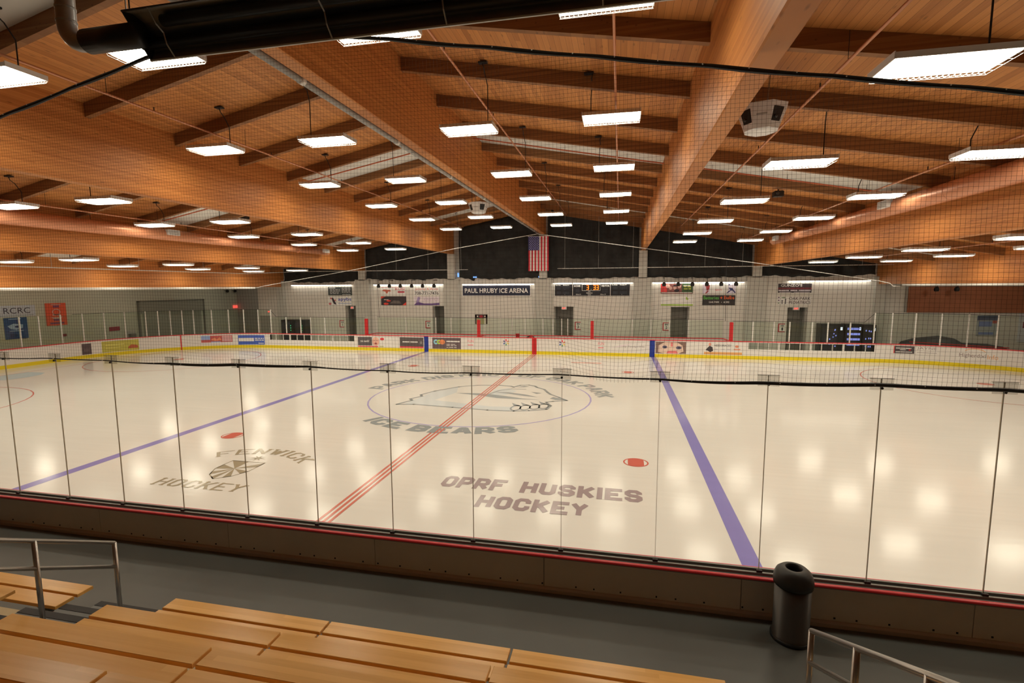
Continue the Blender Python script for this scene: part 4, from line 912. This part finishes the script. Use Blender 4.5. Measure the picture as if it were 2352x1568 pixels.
# ------------------------------------------------------------------ adverts on the boards
def board_adverts():
    def ad(label, sd, s0, s1, z0, z1, base, items):
        # s0 is the left end as seen from the stands
        fm = lambda u, v, l: (*path(s0+(s1-s0)*u, -.004-l, sd), z0+(z1-z0)*v)
        mb = MB(); draw(mb, fm, ('rect', 0, 0, 1, 1), .0)
        x, y, z = fm(.5, 0, 0); t = thing('board_advert', label, 'advert', (x, y, z), 'adverts on the far boards')
        mb.build('sticker', colmat(base), t); marks(t, fm, items, .001, .0025); return t
    BW = (222, 210, 198)
    ad('small dark square advert at the left end of the curved boards', -1, 31.15, 30.62, .24, .92, (84, 70, 66), [('picture', (100, 84, 78), [('rect', .2, .3, .8, .5)])])
    ad('mustard yellow advert with a reddish car picture on the left boards', -1, 30.05, 28.0, .24, .95, (176, 164, 70), [('picture', (166, 84, 50), [('poly', [(.7, .2), (.98, .2), (.96, .45), (.8, .55), (.72, .4)])]), ('lettering', (196, 186, 96), [('rect', .1, .6, .6, .7), ('rect', .1, .35, .5, .42)])])
    ad('multicoloured red and blue advert on the left boards', -1, 24.36, 22.33, .45, .93, (176, 84, 74), [('picture', (136, 152, 184), [('rect', 0, .4, .28, 1), ('rect', .3, 0, .6, .12)]), ('picture', (190, 140, 130), [('rect', .66, .1, .98, .95)]), ('picture', (220, 130, 90), [('poly', [(.3, .4), (.42, .7), (.5, .4), (.58, .8), (.64, .35), (.45, .2)])])])
    ad('blue advert with white lettering bars on the left boards', -1, 21.93, 19.96, .24, .93, (66, 88, 150), [('lettering', (214, 206, 204), [('rect', .02, .35, .58, .7)]+bars((.6, .42), .62, .97, .1)+[('rect', .75, .1, .97, .18)])])
    ad('dark grey advert with a smiling face and white lettering', -1, 12.5, 9.95, .24, .93, BW, [('picture', (84, 76, 70), [('rect', 0, .15, .42, 1)]), ('figure', (222, 158, 128), [('disc', .53, .56, .105, .44)]), ('figure', (150, 70, 60), [('disc', .53, .36, .04, .09), ('disc', .49, .66, .012, .04), ('disc', .57, .66, .012, .04)]), ('lettering', (232, 224, 212), [('text', 'got teeth?', .07, .42, .34, .72, .02)]), ('stripe', (196, 60, 60), [('rect', 0, 0, .6, .1), ('disc', .72, .82, .06, .13)]), ('lettering', (170, 160, 96), [('rect', .64, .04, .76, .12)])])
    ad('dark advert with a white starburst left of the first blue mark', -1, 9.36, 7.63, .24, .95, (86, 76, 68), [('lettering', (226, 218, 206), [('rect', .12, .52, .42, .62), ('rect', .45, .52, .76, .62)]+[('poly', [(.9+.02*math.cos(a+.3), .52+.05*math.sin(a+.3)), (.9+.075*math.cos(a), .52+.3*math.sin(a)), (.9+.02*math.cos(a-.3), .52+.05*math.sin(a-.3))]) for a in [i*math.pi/4 for i in range(8)]]), ('stripe', (198, 60, 60), [('rect', 0, 0, 1, .13)])])
    ad('brown advert with blue, green and orange overlapping ovals', -1, 6.99, 4.97, .22, .97, (98, 80, 76), [('logo', (136, 180, 206), [('ring', .13, .62, .09, .22, .6)]), ('logo', (170, 190, 70), [('ring', .24, .62, .08, .2, .6)]), ('logo', (232, 124, 74), [('disc', .35, .62, .1, .22)]), ('lettering', (220, 206, 200), [('rect', .5, .62, .96, .74)]+bars((.4, .28, .12), .5, .85, .05))])
    for k, (a, b) in enumerate(((-4.53, -4.07), (4.06, 4.46))):
        ad('small pink lettering FUN on white, %s of the center mark' % ('left', 'right')[k], 1, a, b, .44, .88, BW, [('lettering', (226, 128, 120), [('text', 'FUN', .04, .55, .96, .95), ('rect', .05, .1, .9, .25)])])
    pet = [(222, 178, 66), (214, 110, 60), (196, 56, 70), (96, 70, 110), (60, 92, 140), (90, 140, 90)]
    for k, c in enumerate((-1.87, 1.81)):
        its = []
        for i, p in enumerate(pet):
            a = math.radians(-60+60*i*1.0+30); q = []
            for d, rr in ((0, .1), (-.3, .36), (-.22, .47), (0, .5), (.22, .47), (.3, .36)): q.append((.5+rr*math.cos(a+d), .5+rr*math.sin(a+d)))
            its.append(('logo', p, [('poly', q)]))
        ad('multicoloured petal fan logo on white, %s of the red center mark' % ('left', 'right')[k], 1, c-.21, c+.21, .53, .95, BW, its)
    ad('pale advert with grey script left of the right blue mark', 1, 4.75, 6.95, .44, .86, BW, [('lettering', (140, 124, 116), [('text', 'Tiny Footprints', .3, .25, .98, .6, 0)]), ('picture', (206, 190, 184), [('poly', [(.02, .2), (.3, .35), (.7, .85), (.4, .7)])])])
    ad('close-up face advert showing two eyes right of the right blue mark', 1, 7.58, 9.36, .25, .97, (118, 92, 76), [('figure', (220, 176, 146), [('poly', [(.08, .1), (.3, 0), (.75, 0), (.92, .2), (.88, .7), (.7, .96), (.3, .96), (.1, .7)])]), ('figure', (92, 84, 96), [('disc', .3, .55, .08, .13), ('disc', .76, .5, .09, .14)]), ('figure', (206, 110, 100), [('rect', .5, .6, .56, .95), ('poly', [(.35, .0), (.75, .0), (.68, .25), (.4, .22)])]), ('figure', (44, 38, 40), [('disc', .31, .54, .03, .06), ('disc', .77, .5, .03, .06)])])
    ad('white advert with an orange band asking NEED BRACES? beside a dark figure', 1, 10.4, 12.54, .25, .99, BW, [('stripe', (236, 148, 82), [('rect', 0, 0, 1, .2)]), ('figure', (62, 54, 52), [('poly', [(.06, .45), (.14, .7), (.22, .6), (.24, .3), (.16, .18), (.1, .3), (.04, .35)])]), ('figure', (200, 140, 112), [('disc', .15, .82, .035, .13)]), ('lettering', (104, 96, 90), [('text', 'NEED BRACES?', .27, .66, .71, .82, .01)]), ('lettering', (176, 166, 158), [('rect', .27, .4, .36, .46), ('rect', .46, .4, .54, .46), ('rect', .6, .4, .7, .46)]), ('logo', (220, 128, 92), [('disc', .86, .68, .05, .1), ('rect', .78, .4, .95, .48)])])
    ad('dark plaque advert with red ends on the right curve of the boards', 1, 20.44, 21.39, .56, .97, (74, 66, 62), [('lettering', (214, 204, 196), [('rect', .1, .66, .85, .78), ('rect', .3, .44, .6, .56), ('rect', .1, .16, .9, .26)]), ('stripe', (190, 60, 56), [('rect', 0, 0, .04, 1), ('disc', .78, .5, .06, .1)])])
    ad('thin grey lettering JAYNE on white on the right curve', 1, 21.45, 22.41, .6, .97, BW, [('lettering', (140, 126, 116), [('text', 'JAYNE', .05, .5, .95, .95, -.004), ('rect', .05, .1, .95, .16)])])
    ad('white advert with an orange arc arrow over grey lettering', 1, 23.2, 24.84, .35, .99, BW, [('lettering', (126, 108, 98), [('text', 'Higherd:xl', .05, .22, .68, .62, 0)]), ('lettering', (232, 150, 96), [('text', 'Info', .72, .24, .97, .6, 0)]+[('poly', [(.42+.25*math.cos(a), .7+.28*math.sin(a)), (.42+.25*math.cos(a-.2), .7+.28*math.sin(a-.2)), (.42+.25*math.cos(a-.2), .76+.28*math.sin(a-.2)), (.42+.25*math.cos(a), .76+.28*math.sin(a))]) for a in [.4+.2*i for i in range(13)]])])
board_adverts()

# ------------------------------------------------------------------ pipes, ducts, hanging gear
def pipes():
    k = 0
    names = ['leftmost sprinkler pipe above the left duct', 'pipe left of the ridge girder', 'pipe right of the ridge girder', 'pipe running straight away ahead', 'pipe right of the loudspeaker girder', 'pipe beside the right duct', 'rightmost sprinkler pipe']
    for (x, nm) in zip((-12.7, -5.2, 1.85, 5.2, 8.7, 12.45, 18.75), names):
        z = roof(x)-.47
        t = thing('sprinkler_pipe', 'thin tan sprinkler %s' % nm if 'sprinkler' not in nm else 'thin tan %s' % nm, 'pipe', (x, 0, z), 'sprinkler pipes under the roof')
        MB().tube([(x, -24, z), (x, 14.5, z)], .024, 8).build('main_pipe', COPP, t, True)
        for y in range(-22, 15, 4):
            MB().tube([(x, y, z), (x, y, roof(x)-.02)], .005, 4).build('hanger', BLACK, t); MB().tube([(x, y+1.1, z), (x, y+1.1, z+.10)], .012, 6).build('sprinkler_head', BLACK, t)
    for i in range(len(GX)-1):
        a, b = GX[i]+.16, GX[i+1]-.16
        if i in (0, 5): continue
        t = thing('branch_pipe', 'thin orange pipe crossing the middle skylight, %s bay from the left' % ORD[i-1], 'pipe', ((a+b)/2, -1.2, roof((a+b)/2)-.2), 'orange skylight pipes')
        MB().tube([(a, -1.15, roof(a)-.2), (b, -1.15, roof(b)-.2)], .022, 6).build('pipe', REDPIPE, t)
        for x in (a+1.2, (a+b)/2, b-1.2): MB().tube([(x, -1.15, roof(x)-.2), (x, -1.15, roof(x)-.03)], .006, 4).build('hanger', BLACK, t)
    # grey conduit along the ridge girder
    t = thing('conduit', 'grey conduit with white couplings along the lower left edge of the ridge girder', 'pipe', (-.22, 0, 8.02))
    MB().tube([(-.232, -24, 8.02), (-.232, 16.4, 8.02)], .065, 12).build('pipe', PIPEG, t, True)
    for y in (-16.5, -10.6, -6.7, -2.6, 1.6, 5.9, 10, 14): MB().tube([(-.232, y-.06, 8.02), (-.232, y+.06, 8.02)], .074, 12).build('coupling', PIPEW, t, True)
    # white pipe frame that carries the nets on the other three sides
    t = thing('net_rail', 'white pipe frame running round the rink below the girders, peaked over the far boards', 'pipe frame', (0, 13, 4.4))
    pts = [(-20.3, -12.9, 4.36), (-20.3, 12.4, 4.36), (-20.3, 12.9, 4.38), (-20.1, 13, 4.45), (-19.7, 13, 4.52), (-12.4, 13, 5.62), (-5.4, 13, 6.86), (.15, 13, 7.68), (6.7, 13, 6.66), (13.2, 13, 5.66), (19.6, 13, 4.58), (20.1, 13, 4.45), (20.2, 12.9, 4.3)]
    MB().tube(pts[:8], .019, 8).build('pipe', PIPEW, t, True); MB().tube(pts[7:], .019, 8).build('pipe', PIPEW, t, True); MB().tube([(20.2, 12.9, 4.3), (20.9, 13.6, 4.28), (21.2, 14.5, 4.28)], .019, 8).build('pipe', PIPEW, t, True)
    MB().box(-20.38, -20.3, -12.9, 12.6, 4.3, 4.42).build('fascia', PIPEW, t); MB().box(20.98, 21.04, -12.9, 13.6, 4.33, 4.41).build('fascia', PIPEW, t)
    for x, z in ((-14.1, 5.35), (-6.87, 6.6), (6.87, 6.64), (14.1, 5.5)): MB().tube([(x, 13, z), (x, 13, GZ[abs(x) if abs(x) in GZ else 6.87]+.02)], .006, 4).build('hanger', BLACK, t)
    # hanging rails along the far side
    for k, (a, b, nm) in enumerate(((-18.3, -5.06, 'left of the flag'), (1.21, 22.2, 'right of the flag'))):
        t = thing('hanging_rail', 'thin white horizontal rail on rods before the black drapes, %s' % nm, 'rail', ((a+b)/2, 15, 5.56), 'white rails before the drapes')
        MB().tube([(a, 15, 5.56), (b, 15, 5.56)], .02, 8).build('rail', PIPEW, t, True)
        n = int((b-a)/2.3)
        for i in range(n+1):
            x = a+.5+(b-a-1)*i/n; MB().tube([(x, 15, 5.56), (x, 15, roof(x)-.03)], .008, 5).build('rod', PIPEG, t)
    t = thing('hanging_rail', 'thin white rail running toward the stands below the left girders', 'rail', (-18.3, 0, 5.26), 'white rails before the drapes')
    MB().tube([(-18.3, -12, 5.25), (-18.3, 9.5, 5.28), (-18.3, 15, 5.56)], .02, 8).build('rail', PIPEW, t, True)
    for y in range(-10, 10, 4): MB().tube([(-18.3, y, 5.26), (-18.3, y, roof(18.3)-.03)], .008, 5).build('rod', PIPEG, t)
    for i, x in enumerate((-10.95, 11.5)):
        o = MB().tube([(x, 13.0, 5.85), (x, 13.0, 4.9), (x+.06, 13.0, 2.27)], .014, 5).build('hanging_cable', BLACK); tag(o, 'black cable hanging down to the glass at the %s bench' % ('left', 'right')[i], 'cable'); centred(o)
        # carried by the pipe frame above
pipes()

def ducts():
    for sx, nm, lk in ((-1, 'left', (-.8, 10.6)), (1, 'right', (-1.2, 9.9))):
        x = sx*13.5; z = 6.62 if sx < 0 else 6.72; r = .25; yend = 11.2
        t = thing('air_duct', 'long round tan air duct along the girder on the %s' % nm, 'duct', (x, 0, z), 'air ducts')
        MB().tube([(x, -24, z), (x, -8, z), (x, 0, z), (x, yend, z+.03)], [r, r, r*.92, r*.68], 28).build('duct', DUCT, t, True)
        for y in range(-22, 11, 3):
            rr = r if y < -8 else r-(r*.32)*max(0, (y+8)/19)
            MB().tube([(x, y-.012, z), (x, y+.012, z)], rr+.012, 28).build('seam_ring', DUCT, t, True)
            MB().tube([(x, y, z+rr), (x, y, roof(x)-.03)], .008, 4).build('hanger', BLACK, t)
        for y in lk:
            MB().box(x-sx*.34, x-sx*.18, y-.28, y+.28, z-.02, z+.2).build('grille', FIX, t)
            g = MB()
            for q in range(4): g.box(x-sx*.345-.002, x-sx*.345+.002, y-.25, y+.25, z+.01+q*.045, z+.03+q*.045)
            g.build('grille_slots', DARKW, t)
ducts()

def heater():
    t = thing('radiant_heater', 'long black tube heater with tilted reflector hanging over the bleachers', 'heater', (4.5, -14.9, 6.5))
    x0, x1 = 1.0, 6.5; A = Vector((-14.79, 6.50)); B = Vector((-15.05, 6.81)); d = (B-A); n = Vector((d.y, -d.x)).normalized()
    if n.x < 0: n = -n     # up and away from the seats
    prof = [A, A+d*.12+n*.10, A+d*.34+n*.17, A+d*.66+n*.17, A+d*.88+n*.10, B]
    outer = [p+n*.012+(p-(A+B)/2)*.03 for p in prof]
    poly = [tuple(p) for p in prof]+[tuple(p) for p in reversed(outer)]
    MB().prism(poly, 0, x0, x1).build('reflector', mat('heater_steel', (.40, .40, .39), .45, metal=.3), t)
    MB().prism([tuple(p) for p in prof], 0, x0-.006, x0).build('end_plate', BLACKM, t)
    c = (A+B)/2
    p1 = A+d*.3+n*.07; p2 = A+d*.7+n*.07
    MB().tube([(x0-.05, p1.x, p1.y), (x1, p1.x, p1.y)], .05, 14).build('burner_tube', BLACK, t, True)
    MB().tube([(x0+.3, p2.x, p2.y), (x1, p2.x, p2.y)], .05, 14).build('burner_tube', BLACK, t, True)
    lip = MB().tube([(x0, A.x, A.y), (x1, A.x, A.y)], .012, 6); lip.build('lip', ALU, t)
    MB().tube([(x0, B.x, B.y), (x1, B.x, B.y)], .010, 6).build('lip', BLACKM, t)
    for x in (x0+.28, 2.9, 3.94, 5.2):
        MB().tube([(x, p.x, p.y) for p in (A+n*-.004, A+d*.3+n*-.015, A+d*.5+n*.02, A+d*.7+n*-.01, B+n*-.004)], .007, 6).build('wire_strap', GALV, t)
    MB().tube([(.46, -14.93, 6.66), (1.06, -14.93, 6.66)], .105, 20).build('flue_collar', BLACK, t, True)
    el = [(.60, -14.93, 6.65), (.42, -14.93, 6.65)]+[(.42-.19*math.sin(a), -14.93, 6.84-.19*math.cos(a)) for a in [i*math.pi/12 for i in range(1, 7)]]+[(.23, -14.93, 7.2), (.23, -14.93, roof(.2)-.02)]
    MB().tube(el, .078, 18).build('flue_pipe', GALV, t, True)
    for z in (6.98, 6.86): MB().tube([(.23, -14.93, z-.01), (.23, -14.93, z+.01)], .083, 18).build('flue_seam', GALV, t, True)
    for x in (x0+.05, 4.0, 6.2): MB().tube([(x, B.x, B.y), (x, B.x, roof(x)-.02)], .006, 5).build('chain', GALV, t)
heater()

def speakers():
    def cluster(x, y, z, w_, h, name, chains, inset):
        t = thing('loudspeaker', name, 'loudspeaker', (x, y, z), 'white loudspeaker clusters')
        n = 8; top = [(x+w_*math.cos(math.pi/8+2*math.pi*i/n+inset), y+w_*math.sin(math.pi/8+2*math.pi*i/n+inset), z+h) for i in range(n)]
        bot = [(x+w_*.66*math.cos(math.pi/8+2*math.pi*i/n+inset), y+w_*.66*math.sin(math.pi/8+2*math.pi*i/n+inset), z) for i in range(n)]
        cap = [(x+w_*.5*math.cos(math.pi/8+2*math.pi*i/n+inset), y+w_*.5*math.sin(math.pi/8+2*math.pi*i/n+inset), z-.03) for i in range(n)]
        m = MB(); m.add(cap+bot+top, [tuple(range(n-1, -1, -1)), tuple(range(2*n, 3*n))]+[(i, (i+1) % n, n+(i+1) % n, n+i) for i in range(n)]+[(n+i, n+(i+1) % n, 2*n+(i+1) % n, 2*n+i) for i in range(n)])
        m.build('cabinet', FIX, t)
        for i in range(n):
            j = (i+1) % n
            P0, P1, T0, T1 = (Vector(bot[i]), Vector(bot[j]), Vector(top[i]), Vector(top[j]))
            nn = (P1-P0).cross(T0-P0).normalized()
            def f(u, v, l): return tuple((P0*(1-u)+P1*u)*(1-v)+(T0*(1-u)+T1*u)*v+nn*l)
            if i % 2 == 0:
                g = MB(); q = [f(.14, .25, .004), f(.86, .25, .004), f(.86, .8, .004), f(.14, .8, .004)]; q += [f(.14, .25, -.03), f(.86, .25, -.03), f(.86, .8, -.03), f(.14, .8, -.03)]
                g.add(q, [(0, 1, 2, 3), (4, 7, 6, 5), (0, 4, 5, 1), (1, 5, 6, 2), (2, 6, 7, 3), (3, 7, 4, 0)]); o = g.build('horn', BLACK, t)
                c = f(.4, .42, .02); MB().sphere(c, w_*.06, 10, 6).build('horn_cone', BLACKM, o, True)
            else:
                g = MB(); draw(g, f, ('rect', .2, .5, .8, .56), .004); g.build('name_plate', DARKW, t)
        for k, (dx, tx) in enumerate(((-.09, -.22), (.09, .12))):
            MB().tube([(x+dx, y, z+h), (x+dx+.3*(tx-dx), y, z+h+.2), (x+tx, y, chains)], .009, 6).build('chain', GALV, t)
        MB().box(x-.16, x+.16, y-.05, y+.05, z+h, z+h+.025).build('hanging_plate', GALV, t)
    cluster(7.9, -8.4, 7.24, .46, .42, 'white eight-sided loudspeaker chained under the roof near the front', roof(7.9)-.02, -.23)
    cluster(-1.3, 4.6, 7.86, .50, .46, 'white loudspeaker hanging left of the ridge girder further back', roof(1.3)-.02, -.06)
    for x, y, z, lb in ((10.85, 1.1, 7.53, 'small black projector hanging from the roof right of the middle'), (-11.45, 1.3, 7.5, 'small black projector hanging from the roof on the left')):
        t = thing('projector', lb, 'projector', (x, y, z), 'black projectors')
        MB().bbox(x-.16, x+.16, y-.14, y+.14, z, z+.2, .03).build('body', BLACK, t); MB().tube([(x, y, z+.2), (x, y, roof(x)-.03)], .02, 8).build('drop_pole', BLACK, t)
        MB().tube([(x-.05, y-.14, z+.1), (x-.05, y-.19, z+.1)], .05, 12).build('lens', BLACKM, t); MB().box(x-.3, x+.3, y-.03, y+.03, z+.36, z+.39).build('cross_bar', COPP, t)
speakers()

# ------------------------------------------------------------------ bleachers, rails, bin
def bleachers():
    nm = ['front', 'second', 'third', 'fourth', 'fifth']
    secs = [('middle section', [.68+1.885*i for i in range(4)], 1.86, 3), ('left section', [-.45-1.885*(i+1)+.025 for i in range(2)], 1.86, 2), ('right section', [7.45+1.885*i for i in range(2)], 1.86, 2)]
    steel = mat('bleacher_frame', (.10, .10, .10), .5)
    for sn, xs, ln, n in secs:
        xs = xs[:n]; a, b = min(xs), max(xs)+ln
        deck = thing('bleacher_stand', 'stepped plywood bleacher stand carrying the benches, %s' % sn, 'bleacher stand', ((a+b)/2, -15.5, FLN), 'bleacher stands')
        for k in range(1, 6):
            z = FLN+.4*k; y1 = -14.95-.72*(k-1)-.22; y0 = y1-.55
            MB().box(a, b, y0-.17, y1, z-.035, z-.005).build('tread', PLY, deck); MB().box(a, b, y1-.02, y1, FLN+.4*(k-1) if k > 1 else FLN, z-.035).build('riser', PLY, deck)
        for x in (a+.02, b-.06):
            MB().prism([(-15.2, FLN), (-18.6, FLN), (-18.6, FLN+1.95), (-15.9, FLN+.75), (-15.2, FLN+.36)], 0, x, x+.04).build('side_panel', steel, deck)
        for k in range(5):
            zt = 1.0+.4*k; y = -14.70-.72*k
            if sn != 'middle section' and k > 3: continue
            t = thing('bleacher_bench', 'varnished maple bleacher bench, %s row of the %s' % (nm[k], sn), 'bench', ((a+b)/2, y-.2, zt-.45), 'bleacher benches')
            for x in xs:
                MB().bbox(x, x+ln, y-.17, y, zt-.035, zt, .004).build('seat_board', BENCH, t)
                MB().bbox(x-.008, x+ln-.008, y-.39, y-.20, zt-.035, zt, .004).build('seat_board', BENCH, t)
            zb = FLN if k == 0 else FLN+.4*k
            for x in [q+.25 for q in xs]+[q+ln-.3 for q in xs]:
                MB().box(x, x+.05, y-.36, y-.04, zt-.07, zt-.035).box(x, x+.05, y-.30, y-.24, zb, zt-.07).build('bracket', steel, t)
bleachers()
def aisles():
    for nm, x0, x1 in (('left', -.45, .68), ('right', 6.31, 7.45)):
        t = thing('aisle_stairs', 'grey aisle steps with black nosings on the %s of the middle benches' % nm, 'stairs', ((x0+x1)/2, -15.5, FLN), 'aisle stairs')
        m = MB(); 
        for k in range(1, 11):
            y = -14.64-.36*(k-1); m.box(x0+.01, x1-.02, y-.36, y, FLN, FLN+.2*k)
        m.build('steps', STEPM, t)
        for k in range(1, 11):
            y = -14.64-.36*(k-1); z = FLN+.2*k; MB().box(x0+.01, x1-.02, y-.075, y+.004, z-.03, z+.004).build('nosing', BLACKRUB, t)
aisles()
def rails():
    for nm, x, top in (('left', .1, 0), ('right', 6.9, 0)):
        t = thing('handrail', 'brushed steel handrail with two bars on the %s aisle stairs' % nm, 'handrail', (x, -15.5, FLN), 'aisle handrails')
        ys = [-14.85, -15.57, -16.29, -17.01, -17.73]; zt = [1.65+.55*(-14.85-y) for y in ys]
        MB().tube([(x, ys[0], zt[0]), (x, ys[-1], zt[-1])], .021, 12).build('top_bar', STEEL, t, True)
        MB().tube([(x, ys[0], zt[0]-.27), (x, ys[-1], zt[-1]-.27)], .019, 12).build('middle_bar', STEEL, t, True)
        for k, (y, z) in enumerate(zip(ys, zt)):
            if k in (3,): continue
            st = int((-14.64-y)/.36)+1
            MB().tube([(x, y, FLN+.2*st), (x, y, z+.004)], .022, 12).build('post', STEEL, t, True)
            MB().lathe([(.0, FLN+.2*st), (.05, FLN+.2*st), (.05, FLN+.2*st+.012), (.0, FLN+.2*st+.012)], x, y, 16).build('base_plate', STEEL, t)
rails()
def litter_bin():
    x, y, z = 7.24, -13.38, FLN
    t = thing('trash_can', 'round dark steel trash can with domed black lid by the near boards', 'trash can', (x, y, z))
    MB().lathe([(0, z), (.185, z), (.19, z+.03), (.19, z+.05), (.178, z+.055), (.178, z+.63), (0, z+.63)], x, y, 40).build('body', mat('dark_brushed_steel', (.075, .072, .068), .35, metal=.5), t, True)
    MB().lathe([(.19, z+.0), (.197, z+.0), (.197, z+.04), (.19, z+.04)], x, y, 40).build('base_ring', BLACK, t, True)
    MB().lathe([(.178, z+.62), (.192, z+.62), (.196, z+.66), (.19, z+.71), (.17, z+.76), (.13, z+.795), (.09, z+.805), (.08, z+.80), (.076, z+.76), (.076, z+.66)], x, y, 40).build('lid', mat('lid_black', (.03, .03, .03), .4), t, True)
litter_bin()
